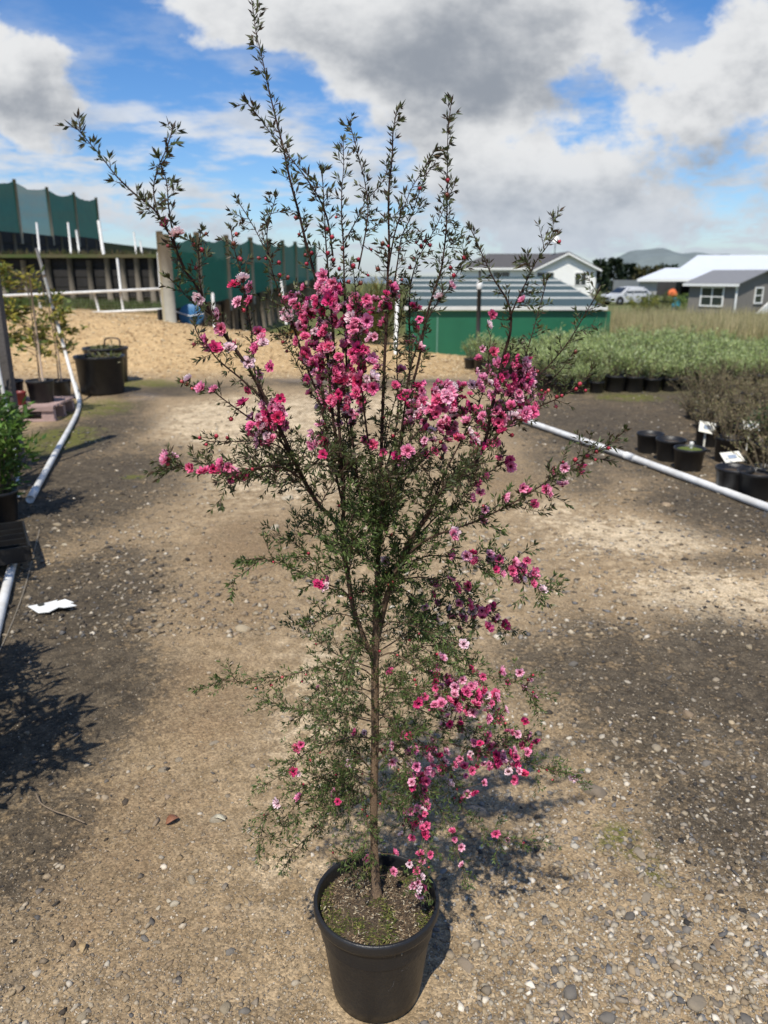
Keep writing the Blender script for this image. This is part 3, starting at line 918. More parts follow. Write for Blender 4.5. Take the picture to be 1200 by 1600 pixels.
# ---- side twigs, leaves, buds
twigs = MB()
LP, LA, LL, LW, LC = [], [], [], [], []
BUDS = []
GREEN_LOW = [(.062, .100, .024), (.088, .132, .034), (.046, .074, .020), (.115, .155, .045), (.052, .064, .024)]
GREEN_TOP = [(.065, .082, .034), (.052, .056, .028), (.075, .052, .030), (.092, .100, .042), (.055, .040, .026), (.09, .115, .052)]
GREEN_MID = [(.052, .072, .022), (.068, .086, .029), (.072, .050, .030), (.044, .056, .019), (.092, .110, .038)]


def leafset(y): return GREEN_TOP if y < 430 else (GREEN_MID if y < 800 else GREEN_LOW)


def add_leaf(P, A, ln, y):
    LP.append(tuple(P)); LA.append(tuple(A)); LL.append(ln); LW.append(ln * random.uniform(.20, .31))
    c = random.choice(leafset(y)); k = random.uniform(.75, 1.35)
    LC.append((c[0] * k, c[1] * k, c[2] * k))


def rnd_perp(t):
    a_ = t.cross(Vector((random.gauss(0, 1), random.gauss(0, 1), random.gauss(0, 1))))
    return a_.normalized() if a_.length > 1e-6 else Vector((1, 0, 0))


def leafy_line(pts, start, step, ln, y, spread=.9):
    """leaves set along a polyline in turning pairs"""
    acc = 0.0; nxt = start
    for i in range(len(pts) - 1):
        seg_ = pts[i + 1] - pts[i]; l = seg_.length
        if l < 1e-7: continue
        t = seg_ / l
        while nxt < acc + l:
            P = pts[i] + t * (nxt - acc)
            A = (t * random.uniform(.5, 1.2) + rnd_perp(t) * spread).normalized()
            add_leaf(P, A, ln * random.uniform(.65, 1.25), y)
            nxt += step * random.uniform(.5, 1.5)
        acc += l


def twig(P, D, length, r, y, ln, step, depth=0, sub=True):
    pts = [P]; d = D.normalized()
    k = max(3, int(length / .012))
    for i in range(k):
        d = (d + Vector((random.gauss(0, .12), random.gauss(0, .12), random.gauss(0.02, .10)))).normalized()
        pts.append(pts[-1] + d * length / k)
    twigs.cur = wood_col(y - 120, 0)
    twigs.tube(pts, [r * (1 - .6 * i / k) for i in range(k + 1)], 4, False)
    leafy_line(pts, .004, step, ln, y)
    # rosette at the tip
    for _ in range(random.randint(3, 6)): add_leaf(pts[-1], (d * random.uniform(.6, 1.6) + rnd_perp(d) * .7).normalized(), ln * random.uniform(.7, 1.15), y)
    if sub and length > .035 and depth < 1:
        for _ in range(random.randint(1, 3)):
            j = random.randint(1, k - 1)
            twig(pts[j], (d + rnd_perp(d) * .9).normalized(), length * random.uniform(.35, .6), r * .75, y, ln, step, depth + 1)
    return pts


for bi, (cv, rad, pts) in enumerate(CURVES):
    # resample by length
    acc = 0
    total = sum((cv[i + 1] - cv[i]).length for i in range(len(cv) - 1))
    nxt = random.uniform(.02, .05)
    for i in range(len(cv) - 1):
        seg_ = cv[i + 1] - cv[i]; l = seg_.length
        if l < 1e-7: continue
        t = seg_ / l
        while nxt < acc + l:
            P = cv[i] + t * (nxt - acc); x, y = project(P); f = nxt / total
            if bi == 0 and y > 1330: nxt += .02; continue
            thick = rad[i] > .0042
            if y < 330:
                step = .0100; tl = random.choice([.006, .008, .010, .014, .02]); ln = .0155; ls = .0034
                D = t * random.uniform(.6, 1.2) + rnd_perp(t)
            elif y < 440:
                step = .0110; tl = random.choice([.006, .010, .014, .022, .035]); ln = .0140; ls = .0036
                D = t * random.uniform(.6, 1.2) + rnd_perp(t)
            elif y < 720:
                step = .0105; tl = random.choice([.008, .014, .02, .035]); ln = .0118; ls = .0036
                D = t * random.uniform(.5, 1.1) + rnd_perp(t)
            elif y < 1000:
                step = .0080; tl = random.choice([.012, .02, .035, .05, .06]); ln = .0128; ls = .0030
                D = t * random.uniform(.6, 1.2) + rnd_perp(t) + Vector((0, 0, .1))
            else:
                step = .0070; tl = random.choice([.012, .018, .028, .04, .055]); ln = .0102; ls = .0032
                D = t * random.uniform(.6, 1.2) + rnd_perp(t) + Vector((0, 0, .1))
            if thick and y > 1100: step *= 1.2
            twig(P, D, tl * random.uniform(.7, 1.3), .0007, y, ln, ls)
            nxt += step * random.uniform(.6, 1.4)
        acc += l
    # leaves straight on the young part of the branch, and a leading tuft
    y_t = pts[-1][1]
    half = cv[int(len(cv) * .35):]
    leafy_line(half, .003, .0058 if y_t < 800 else .0042, .0125 if y_t < 800 else .0105, (y_t + pts[-2][1]) / 2, 1.0)
    d = (cv[-1] - cv[-2]).normalized()
    for _ in range(9): add_leaf(cv[-1] - d * random.uniform(0, .006), (d * random.uniform(.8, 2) + rnd_perp(d) * .6).normalized(), .014, y_t)

# ---- flowers: sightings (x, y) singly, then crowded heads (x, y, rx, ry, count)
FL = [(258, 350), (277, 367), (380, 437), (366, 446), (392, 450), (372, 472), (391, 470), (311, 465), (342, 491), (347, 514), (327, 547), (322, 531), (335, 545), (368, 540), (359, 545), (405, 520), (410, 530), (400, 545), (412, 537), (388, 567), (406, 585), (423, 573),
      (316, 607), (334, 609), (295, 594), (380, 630), (385, 612), (457, 461), (448, 470), (433, 730), (416, 695), (410, 660), (445, 660),
      (262, 717), (272, 714), (299, 730), (318, 738), (333, 733), (345, 736), (357, 732), (367, 740), (377, 745), (362, 748), (388, 741), (347, 724),
      (686, 466), (705, 447), (652, 483), (645, 478), (655, 498), (649, 512), (645, 528), (640, 537), (656, 544), (627, 578), (617, 603), (817, 470), (753, 545), (770, 551), (763, 508), (768, 492), (748, 562), (744, 580), (752, 590),
      (620, 713), (627, 724), (583, 695), (570, 688), (598, 707), (637, 705), (790, 722), (780, 717), (797, 728), (796, 717), (750, 770), (757, 743), (745, 753), (735, 777), (708, 836), (711, 832),
      (910, 725), (905, 737), (882, 730), (862, 735), (856, 768), (853, 764), (833, 788), (815, 762), (788, 776), (822, 770), (879, 758), (752, 812), (758, 797),
      (603, 878), (496, 914), (508, 918), (512, 903), (497, 1075), (611, 1051), (545, 1192), (523, 1240), (528, 1252), (463, 1170), (470, 1163), (459, 1205), (467, 1207), (434, 1254), (467, 1246), (555, 1145), (570, 1145), (574, 1342), (616, 1333), (614, 1362), (640, 1350),
      (702, 865), (704, 870), (730, 868), (744, 878), (738, 865), (762, 873), (765, 867), (780, 875), (800, 892), (803, 878), (815, 905), (817, 893), (830, 904), (832, 897), (832, 912), (846, 922), (774, 890),
      (680, 914), (704, 907), (712, 920), (730, 923), (733, 915), (665, 950), (683, 942), (676, 930), (717, 943), (745, 950), (752, 955), (760, 957), (776, 963), (770, 970), (788, 977), (717, 983), (722, 965), (724, 1007), (703, 1015), (680, 968), (706, 965), (690, 1028),
      (680, 1042), (700, 1060), (735, 1047), (745, 1052), (782, 1050), (793, 1067), (755, 1057), (710, 1065), (812, 1050), (828, 1060), (818, 1077), (835, 1090), (681, 1075), (652, 1098), (680, 1103), (690, 1100), (715, 1105), (756, 1080), (748, 1092), (769, 1105), (773, 1085), (790, 1110), (732, 1110), (717, 1132), (695, 1133), (762, 1112), (740, 1070), (722, 1062),
      (820, 1128), (822, 1158), (828, 1165), (800, 1145), (788, 1160), (772, 1165), (785, 1185), (802, 1182), (798, 1195), (745, 1180), (718, 1186), (735, 1178), (690, 1208), (750, 1162), (775, 1200), (803, 1218), (756, 1223), (728, 1213), (765, 1195), (810, 1205), (818, 1210), (897, 1214), (693, 1200), (702, 1225), (680, 1178), (677, 1170), (793, 1205),
      (615, 1165), (598, 1177), (612, 1190), (622, 1138), (640, 1150), (630, 1148), (648, 1172), (650, 1195), (642, 1212), (655, 1210), (632, 1230), (640, 1238), (650, 1245), (665, 1235), (662, 1250), (668, 1260), (660, 1215), (660, 1268), (730, 1240), (740, 1236), (725, 1250), (645, 1295), (650, 1285), (645, 1308), (660, 1305), (665, 1290), (628, 1305), (656, 1335), (655, 1350), (653, 1365), (654, 1392), (659, 1370), (707, 1300), (710, 1312), (720, 1323), (722, 1352), (774, 1302), (792, 1312), (815, 1322), (697, 1175), (710, 1195)]
HEADS = [(476, 492, 20, 20, 9), (512, 458, 16, 12, 6), (492, 530, 22, 26, 10), (498, 572, 18, 14, 7), (545, 500, 20, 22, 9), (560, 545, 22, 24, 9), (530, 590, 24, 24, 9), (505, 620, 18, 16, 6), (560, 600, 16, 20, 6), (535, 640, 22, 18, 6), (500, 685, 10, 16, 3), (590, 480, 22, 18, 4), (605, 465, 10, 10, 2),
         (416, 655, 16, 12, 8), (436, 640, 10, 12, 3), (405, 690, 10, 6, 2), (645, 615, 10, 10, 4), (655, 640, 16, 14, 6), (705, 605, 16, 6, 4), (698, 625, 14, 10, 5), (690, 650, 22, 14, 7), (735, 640, 22, 22, 8), (775, 605, 18, 24, 8), (808, 585, 18, 18, 6), (815, 615, 14, 18, 5), (770, 650, 24, 14, 7), (700, 680, 20, 10, 4), (670, 692, 12, 8, 3), (825, 640, 8, 8, 2), (740, 690, 18, 10, 3),
         (690, 1085, 26, 24, 7), (745, 1085, 26, 20, 7), (795, 1175, 22, 22, 7), (740, 1185, 24, 18, 5), (655, 1210, 14, 30, 6), (655, 1280, 12, 24, 4), (715, 1120, 26, 16, 5), (655, 1365, 6, 20, 3), (690, 1180, 20, 20, 4), (740, 955, 26, 14, 4), (800, 893, 24, 12, 4)]
for (x, y, a_, b_, c_) in HEADS:
    c_ = int(c_ * 2.5 + .5)
    pl = []
    for k in range(c_ * 30):
        q = (x + random.gauss(0, a_ * .75), y + random.gauss(0, b_ * .75))
        if all(math.dist(q, w_) > 6.5 for w_ in pl): pl.append(q)
        if len(pl) >= c_: break
    FL += pl


def flower_mesh(kind):
    """double flower: five broad outer petals, a ruff of short inner petals round a dark eye"""
    vs, fs, cs = [], [], []
    deep = np.array([(.78, .055, .215), (.83, .11, .30), (.66, .022, .14), (.87, .22, .40), (.90, .50, .60)][kind % 5])
    rim = np.array([(.94, .28, .47), (.95, .48, .64), (.88, .11, .31), (.95, .66, .75), (.95, .84, .86)][kind % 5])
    eye = np.array((.05, .004, .010)) if kind % 5 in (2, 4) else np.array((.15, .008, .030))

    def petal(ang, r0, r1, w, z0, z1, cup):
        a_ = len(vs)
        rows = [(r0, .22 * w, z0, 0.0), (r0 + (r1 - r0) * .45, .85 * w, z0 + (z1 - z0) * .35 + cup, .35), (r0 + (r1 - r0) * .85, .80 * w, z0 + (z1 - z0) * .8, .8), (r1, .28 * w, z1, 1.0)]
        ca, sa = math.cos(ang), math.sin(ang)
        for (r, ww, z, t) in rows:
            for sgn in (-1, 0, 1):
                rz = z + (.0011 if sgn else -.0006) * random.uniform(.3, 1.6)
                rr_ = r * (1.0 if sgn else 1.04)
                px_, py_ = rr_ * ca - sgn * ww * sa, rr_ * sa + sgn * ww * ca
                vs.append((px_, py_, rz))
                c = eye * max(0, .30 - t) / .30 + (1 - max(0, .30 - t) / .30) * (deep * (1 - t) + rim * t) * random.uniform(.85, 1.12)
                cs.append(np.clip(c, 0, 1))
        for i in range(3):
            for j in range(2):
                b = a_ + i * 3 + j
                fs.append((b, b + 1, b + 4, b + 3))
    n_out = random.choice([5, 6])
    open_ = random.uniform(.0, .005)
    for k in range(n_out): petal(2 * math.pi * k / n_out + random.gauss(0, .14), .0020, .0122 * random.uniform(.85, 1.06), .0050, .0006, .0012 + open_, -.0006)
    full = kind % 5 != 3
    n_in = random.choice([8, 9, 10]) if full else 5
    for k in range(n_in): petal(2 * math.pi * (k + .5) / n_in + random.gauss(0, .25), .0026, .0104 * random.uniform(.80, 1.12), .0030, .0016, .0046 * random.uniform(.6, 1.4) + open_ * .8, .0006)
    for k in range(8 if full else 4): petal(2 * math.pi * (k + .2) / (8 if full else 4) + random.gauss(0, .3), .0020, .0072 * random.uniform(.8, 1.1), .0023, .0022, .0074 * random.uniform(.7, 1.2) + open_ * .5, .0008)
    # dark cup and calyx below
    a_ = len(vs)
    for (r, z) in ((.0026, .0022), (.0034, .0006), (.0026, -.0022), (.0010, -.0040)):
        for k in range(6):
            q = 2 * math.pi * k / 6; vs.append((r * math.cos(q), r * math.sin(q), z)); cs.append(eye if z > 0 else np.array((.13, .03, .025)))
    for i in range(3):
        for k in range(6): fs.append((a_ + i * 6 + (k + 1) % 6, a_ + i * 6 + k, a_ + (i + 1) * 6 + k, a_ + (i + 1) * 6 + (k + 1) % 6))
    vs.append((0, 0, .0016)); cs.append(eye); cidx = len(vs) - 1
    for k in range(6): fs.append((cidx, a_ + k, a_ + (k + 1) % 6, cidx)[:3] + ())
    mb_ = MB(); mb_.v = vs; mb_.f = fs; mb_.c = [tuple(c) for c in cs]
    return mb_.mesh('flower', PETAL, False)


def petal_material():
    m = bpy.data.materials.new('petal'); m.use_nodes = True
    Tn = NT(m.node_tree); Tn.n.clear()
    o_ = Tn.node('ShaderNodeOutputMaterial'); pr = Tn.node('ShaderNodeBsdfPrincipled')
    at_ = Tn.node('ShaderNodeAttribute'); at_.attribute_name = 'col'
    oi = Tn.node('ShaderNodeObjectInfo')
    tcx = Tn.node('ShaderNodeTexCoord')
    nz = Tn.noise(tcx.outputs['Object'], 420, 3, .6)
    hs = Tn.node('ShaderNodeHueSaturation')
    Tn.put(hs.inputs['Hue'], Tn.math('ADD', .487, Tn.math('MULTIPLY', oi.outputs['Random'], .022)))
    Tn.put(hs.inputs['Value'], Tn.math('ADD', .80, Tn.math('MULTIPLY', nz, .42)))
    Tn.put(hs.inputs['Color'], at_.outputs['Color'])
    Tn.put(pr.inputs['Base Color'], hs.outputs[0]); pr.inputs['Roughness'].default_value = .6; pr.inputs['Specular IOR Level'].default_value = .25
    tr = Tn.node('ShaderNodeBsdfTranslucent'); Tn.put(tr.inputs[0], hs.outputs[0])
    ms = Tn.node('ShaderNodeMixShader'); ms.inputs[0].default_value = .36
    Tn.l.new(pr.outputs[0], ms.inputs[1]); Tn.l.new(tr.outputs[0], ms.inputs[2]); Tn.l.new(ms.outputs[0], o_.inputs[0])
    return m


PETAL = petal_material()
FM = [flower_mesh(k) for k in range(15)]
pale_at = [(380, 437), (372, 472), (705, 605), (700, 600), (753, 545), (311, 465), (295, 594), (762, 873), (846, 922), (724, 1007), (690, 1028), (702, 1225), (628, 1305), (603, 878), (434, 1254), (640, 1350), (735, 1178), (769, 1105), (570, 1145), (651, 612), (545, 1192), (793, 1205), (897, 1214)]
random.shuffle(FL)
rest = MB()
made = 0
AXIS = Vector((-.01, 1.43, 0))
FLOW = []
for (x, y) in FL:
    # hang it from the nearest stem that lies below or beside
    s_, d_ = nearest(x, y)
    Yf = s_[2] + random.uniform(-.035, .02)
    if d_ > 14: Yf = s_[2] + random.uniform(-.05, .03)
    P = at(x, y, Yf)
    B = at(s_[0], s_[1], s_[2])
    N = Vector((P.x - AXIS.x, P.y - AXIS.y, 0))
    N = (N.normalized() if N.length > .02 else Vector((0, -1, 0))) * .6 + Vector((random.gauss(-.1, .65), random.gauss(-.45, .6), random.gauss(.55, .45)))
    N.normalize()
    # pedicel / twig
    mid = (P + B) / 2 + Vector((random.gauss(0, .003), random.gauss(0, .003), -.004))
    twigs.cur = wood_col(y - 150, 0)
    end = P - N * .0038
    twigs.tube([B, mid, end], [.0009, .0008, .0007], 4, False)
    for _ in range(7):
        add_leaf(mid.lerp(end, random.uniform(-.6, .9)), (N * .6 + rnd_perp(N)).normalized(), random.uniform(.008, .013), y)
    FLOW.append((P, N, x, y))
SIZED = sorted([(random.uniform(.68, 1.14) * (1.0 if y < 1000 else .92), i) for i, (P, N, x, y) in enumerate(FLOW)], reverse=True)
for k, (sc, fi) in enumerate(SIZED):
    P, N, x, y = FLOW[fi]
    pale = any(math.dist((x, y), q) < 5 for q in pale_at)
    kd = random.choice([3, 4, 4]) if pale else random.choices([0, 1, 2, 3, 4], [.34, .28, .15, .17, .06])[0]
    me = FM[kd + 5 * random.randrange(3)]
    Mx = N.to_track_quat('Z', 'Y').to_matrix() @ Matrix.Rotation(random.uniform(0, 6.28), 3, 'Z')
    if k < 300:
        o = link('flower', me, shrub); o.location = P - POT; o.rotation_euler = Mx.to_euler(); o.scale = (sc, sc, sc)
    else:
        base_ = len(rest.v)
        rest.v += [tuple(Mx @ (vtx.co * sc) + P - POT) for vtx in me.vertices]
        rest.c += [tuple(c_.color[:3]) for c_ in me.color_attributes['col'].data]
        rest.f += [tuple(i + base_ for i in pl.vertices) for pl in me.polygons]
if rest.v:
    o = rest.build('blossom', PETAL, shrub); o['kind'] = 'stuff'

# ---- buds
BUDPX = [(284, 596), (293, 600), (300, 607), (262, 384), (303, 382), (315, 390), (322, 365), (306, 418), (365, 380), (376, 405), (404, 403), (415, 404), (436, 410), (437, 430), (450, 433), (437, 461), (462, 340), (467, 366), (487, 395), (477, 398), (479, 412), (512, 395), (521, 406), (519, 370), (535, 388), (560, 405), (580, 390), (598, 380), (603, 398), (658, 384), (650, 378), (672, 383), (664, 376), (704, 418), (709, 430), (726, 402), (646, 405), (640, 418), (590, 420), (575, 430), (564, 442), (545, 440), (610, 440), (628, 437), (552, 415), (530, 420),
         (303, 538), (361, 655), (312, 684), (338, 681), (355, 684), (262, 725), (427, 878), (755, 790), (834, 603), (846, 610), (852, 613), (870, 620), (878, 618), (869, 635), (857, 610), (906, 600), (915, 610), (900, 608), (828, 570), (840, 580), (690, 715), (800, 680), (932, 706), (951, 700), (918, 712), (930, 718), (899, 718), (880, 722), (530, 790), (588, 765), (612, 835), (553, 735), (648, 735), (603, 893), (610, 907), (591, 902), (600, 907), (588, 917), (568, 924), (580, 925), (548, 934), (441, 1058), (424, 1071), (400, 1075), (472, 1065), (478, 1054), (655, 990), (640, 1000), (660, 1012), (683, 1022), (648, 1062), (650, 1070), (656, 1000), (833, 1055), (825, 1062), (779, 1123), (790, 1130), (773, 1130), (757, 1148), (842, 1205), (855, 1203), (865, 1200), (706, 1213), (714, 1233), (710, 1247), (719, 1253), (623, 1203), (611, 1255), (630, 1290), (573, 1260), (566, 1265), (574, 1275), (594, 1256), (552, 1180), (560, 1178), (500, 1188), (485, 1188), (500, 1175), (515, 1140), (523, 1147), (640, 1345), (670, 1355), (642, 1285), (550, 1330), (520, 1332)]
budm = MB()
ico = [Vector(q) for q in ICO_V]


def add_bud(P, N, r, c):
    base_ = len(budm.v)
    Mx = N.to_track_quat('Z', 'Y').to_matrix()
    budm.v += [tuple(Mx @ Vector((q.x * r * .9, q.y * r * .9, q.z * r * 1.1)) + P - POT) for q in ico]
    budm.c += [c] * 12
    budm.f += [tuple(int(i) + base_ for i in f) for f in ICO_F]
    # calyx
    base_ = len(budm.v)
    cal = [(r * .35, -r * 1.5), (r * .85, -r * .75), (r * .98, -r * .15)]
    for (rr_, zz) in cal:
        for k in range(5):
            q = 2 * math.pi * k / 5
            budm.v.append(tuple(Mx @ Vector((rr_ * math.cos(q), rr_ * math.sin(q), zz)) + P - POT)); budm.c.append((.10, .030, .02))
    for i in range(2):
        for k in range(5): budm.f.append((base_ + i * 5 + k, base_ + i * 5 + (k + 1) % 5, base_ + (i + 1) * 5 + (k + 1) % 5, base_ + (i + 1) * 5 + k))


extra = []
for s_ in SAMP:
    if 250 < s_[1] < 700 and random.random() < .035: extra.append((s_[0] + random.gauss(0, 6), s_[1] + random.gauss(0, 6)))
    if s_[1] >= 700 and random.random() < .02: extra.append((s_[0] + random.gauss(0, 8), s_[1] + random.gauss(0, 8)))
for (x, y) in BUDPX + extra:
    s_, d_ = nearest(x, y)
    P = at(x, y, s_[2] - random.uniform(0, .02)); B = at(s_[0], s_[1], s_[2])
    N = (P - B + Vector((random.gauss(0, .01), -.01, .012))); N.normalize()
    red = random.choice([(.30, .018, .04), (.40, .035, .06), (.22, .015, .025), (.46, .09, .09)]) if (y > 560 or random.random() < .6) else random.choice([(.16, .05, .03), (.24, .05, .05)])
    add_bud(P, N, random.uniform(.0030, .0047) * (1 if y < 800 else .80), red)
    twigs.cur = wood_col(y - 150, 0)
    twigs.tube([B, (B + P) / 2 + Vector((0, 0, -.002)), P - N * .004], [.0008, .0008, .0007], 4, False)
    for _ in range(4): add_leaf(P - N * .005, (N + rnd_perp(N) * .9).normalized(), random.uniform(.008, .012), y)
o = budm.build('bud', mat('bud', (1, 1, 1), .35, .25, 300, attr=True), shrub, True); o['kind'] = 'stuff'
twigs.v = [(a_ - POT.x, b_ - POT.y, c_ - POT.z) for (a_, b_, c_) in twigs.v]
o = twigs.build('twig', BARK, shrub, True); o['kind'] = 'stuff'
LEAFM = mat('leaf', (1, 1, 1), .5, .3, 60, attr=True, spec=.3, trans=.22)
P_ = np.array(LP) - np.array(POT)
o = link('foliage', leaf_mesh('foliage', P_, np.array(LA), np.array(LL), np.array(LW), np.array(LC), LEAFM, RNG.uniform(0, 6.28, len(P_))), shrub); o['kind'] = 'stuff'
print('leaves', len(LP), 'flowers', len(FL))

# ================================================================== plants and pots of the nursery
def pot_mesh(r, h, name='pot', m=None):
    mb = MB()
    mb.lathe([(0, .002), (r * .78, .002), (r * .80, .01), (r * .93, h * .86), (r * .99, h * .88), (r, h * .98), (r * .97, h), (r * .92, h * .985), (r * .90, h * .85), (0, h * .86)], 20)
    return mb.mesh(name, m or black_plastic, True)


def leaf_cloud(n, fn, ln, wd, cols, upw=.5, k=.3):
    pos = np.array([fn() for _ in range(n)])
    ax = np.c_[RNG.normal(0, .7, n), RNG.normal(0, .7, n), RNG.normal(upw, .5, n)]
    return pos, ax, RNG.uniform(.6, 1.25, n) * ln, RNG.uniform(.7, 1.3, n) * wd, jit(cols, n, k)


def bush_leaves(r, h, z0, n, ln, wd, cols, shoots=34, upright=.8):
    """upright shoots fanning from the pot, leaves set along each"""
    P, A = [], []
    S = MB(); S.cur = (.10, .075, .045)
    per = max(3, n // shoots)
    for s_ in range(shoots):
        q = random.uniform(0, 6.283); rad_ = r * math.sqrt(random.random())
        hh = h * random.uniform(.65, 1.08) * (1 - .25 * (rad_ / r) ** 2)
        b = Vector((rad_ * .25 * math.cos(q), rad_ * .25 * math.sin(q), z0))
        e = Vector((rad_ * math.cos(q), rad_ * math.sin(q), z0 + hh))
        m_ = b.lerp(e, .5) + Vector((random.gauss(0, .02), random.gauss(0, .02), hh * .12))
        S.tube([b, m_, e], [.004, .003, .0012], 3, False)
        for k in range(per):
            t = random.random() ** .6
            p_ = b.lerp(m_, t * 2) if t < .5 else m_.lerp(e, t * 2 - 1)
            P.append((p_.x + random.gauss(0, ln * .35), p_.y + random.gauss(0, ln * .35), p_.z + random.gauss(0, ln * .2)))
            A.append((random.gauss(math.cos(q) * .4, .6), random.gauss(math.sin(q) * .4, .6), random.gauss(upright, .35)))
    n_ = len(P)
    return S, np.array(P), np.array(A), RNG.uniform(.6, 1.25, n_) * ln, RNG.uniform(.7, 1.3, n_) * wd, jit(cols, n_, .3)


TWIGM = mat('twig_wood', (.1, .075, .045), .9, .3, 60, attr=True)
LEAFB = mat('bush_leaf', (1, 1, 1), .5, .25, 12, attr=True, spec=.4, trans=.25, objvar=.18)


def potted(name, label, cat, group, spots, pr, ph, variants, soilm=None):
    """spots: (x, y, rz, scale, variant, label or None)"""
    pm = pot_mesh(pr, ph)
    vs = []
    for (r, h, n, ln, wd, cols, sh_, upr) in variants:
        S, *arr = bush_leaves(r, h, ph * .84, n, ln, wd, cols, sh_, upr)
        vs.append((leaf_mesh('foliage', *arr, LEAFB, RNG.uniform(0, 6.28, len(arr[0]))), S.mesh('stem', TWIGM)))
    res = []
    for (x, y, rz, sc, vi, lab) in spots:
        e = tag(empty(name, (x, y, float(hgt(x, y)) - .004), rz), lab or label, cat, group if not lab else None)
        if group: e['group'] = group
        e.scale = (sc, sc, sc)
        link('pot', pm, e)
        f = link('foliage', vs[vi][0], e); f['kind'] = 'stuff'
        s_ = link('stem', vs[vi][1], e); s_['kind'] = 'stuff'
        res.append(e)
    return res


# --- block of light green shrubs behind the track (right)
GCOL = [(.31, .40, .12), (.38, .46, .18), (.24, .32, .10), (.48, .55, .30), (.32, .36, .14)]
gv = [(.24, .40, 760, .050, .011, GCOL, 40, .8), (.26, .45, 760, .050, .011, GCOL, 40, .8), (.23, .36, 760, .046, .011, GCOL, 40, .8)]
fA, fB = gnd(872, 617), gnd(1060, 609)
dirv = (fB - fA).normalized()
spots = []
for row in range(9):
    for k in range(22):
        base_p = fA + dirv * (k * .30 + .05 * (row % 2)) + Vector((-dirv.y, dirv.x, 0)) * row * .42
        x, y = base_p.x + random.gauss(0, .02), base_p.y + random.gauss(0, .02)
        px_, py_ = project(Vector((x, y, .4)))
        if px_ > 1330: continue
        lab = None
        if row == 0: lab = 'light green potted shrub in the front row of the block beside the earth track'
        spots.append((x, y, random.uniform(0, 6.28), random.uniform(.72, 1.2) * (.82 + .36 * float(vnoise(x, y, .9, 31))), random.randrange(3), lab))
for e in potted('potted_shrub', 'light green potted shrub inside the dense block behind its front row', 'shrub', 'light green shrubs in black pots', spots, .145, .21, gv):
    pass

# --- brownish fine shrubs in the near right rows
BCOL = [(.20, .16, .07), (.27, .22, .11), (.16, .155, .06), (.30, .25, .14), (.14, .15, .05), (.20, .14, .08)]
bv = [(.40, .36, 900, .026, .007, BCOL, 34, .2), (.44, .42, 1000, .026, .007, BCOL, 36, .2), (.36, .30, 800, .026, .007, BCOL, 30, .2)]
spots = []
for (px_, py_) in [(1192, 768), (1240, 775), (1135, 722), (1185, 728), (1240, 735), (1160, 700), (1215, 700), (1270, 705), (1105, 695), (1145, 678), (1195, 678), (1250, 680), (1100, 668), (1150, 658), (1205, 655), (1265, 655), (1120, 645), (1170, 640), (1225, 636), (1130, 628), (1190, 624), (1250, 622), (1095, 640), (1085, 655)]:
    g_ = gnd(px_, py_)
    spots.append((g_.x, g_.y, random.uniform(0, 6.28), random.uniform(.85, 1.1), random.randrange(3), None))
potted('potted_shrub', 'brownish fine-twigged potted shrub among the pots behind the white pipe', 'shrub', 'brown shrubs in black pots', spots, .125, .22, bv)
# dark green leafy ones at the edge of the frame
DCOL = [(.035, .06, .018), (.05, .08, .02), (.03, .05, .02), (.07, .10, .03)]
g_ = gnd(1212, 742)
potted('potted_shrub', 'dark green leafy potted shrub beside the square label on a stake', 'shrub', None, [(g_.x, g_.y + .1, 0, 1, 0, None)], .13, .24, [(.26, .42, 700, .04, .014, DCOL, 40, .5)])

# bare pots in front of them
BP = pot_mesh(.135, .20)
SOILM = mat('pot_soil', (0.07, 0.05, 0.03), .95, .4, 60, .6)
for (px_, py_, sc, lab) in [(1018, 707, .95, 'empty grey black plastic pot lying at the row end behind the white pipe'), (1050, 722, 1.0, 'black pot with bare soil between the end pot and the mossy pot'), (1150, 775, 1.05, 'black pot just behind the square label on a stake'), (1185, 782, 1.05, 'black pot right of the label stake close to the white pipe')]:
    g_ = gnd(px_, py_)
    e = tag(empty('plant_pot', (g_.x, g_.y + .08, float(hgt(g_.x, g_.y)) - .004), random.uniform(0, 6)), lab, 'pot', 'bare black pots behind the white pipe')
    e.scale = (sc, sc, sc)
    link('pot', BP, e)
    mb = MB(); mb.lathe([(.118, .165), (.07, .172), (0, .176)], 16); mb.build('soil', SOILM, e, True)
g_ = gnd(1081, 738)
e = tag(empty('plant_pot', (g_.x, g_.y + .1, -.004)), 'black pot topped with bright green moss and a white peg', 'pot', 'bare black pots behind the white pipe')
link('pot', BP, e)
mb = MB(); mb.lathe([(.121, .168), (.10, .185), (.05, .192), (0, .193)], 20); mb.build('moss', mat('moss', (.09, .13, .015), .95, .4, 90, .8, 200, col2=(.16, .19, .03)), e, True)
mb = MB(); mb.lathe([(.012, .185), (.012, .215), (.017, .222), (.019, .235), (.014, .248), (0, .252)], 12, (.01, .0, 0)); mb.build('peg', mat('pvc_white', (.74, .74, .71), .45, .2, 9, col2=(.60, .585, .54), spec=.4), e, True)

# plant labels on stakes
paper = mat('label_card', (.74, .72, .62), .7, .2, 40)
ink = mat('label_print', (.25, .30, .38), .8, .5, 90)


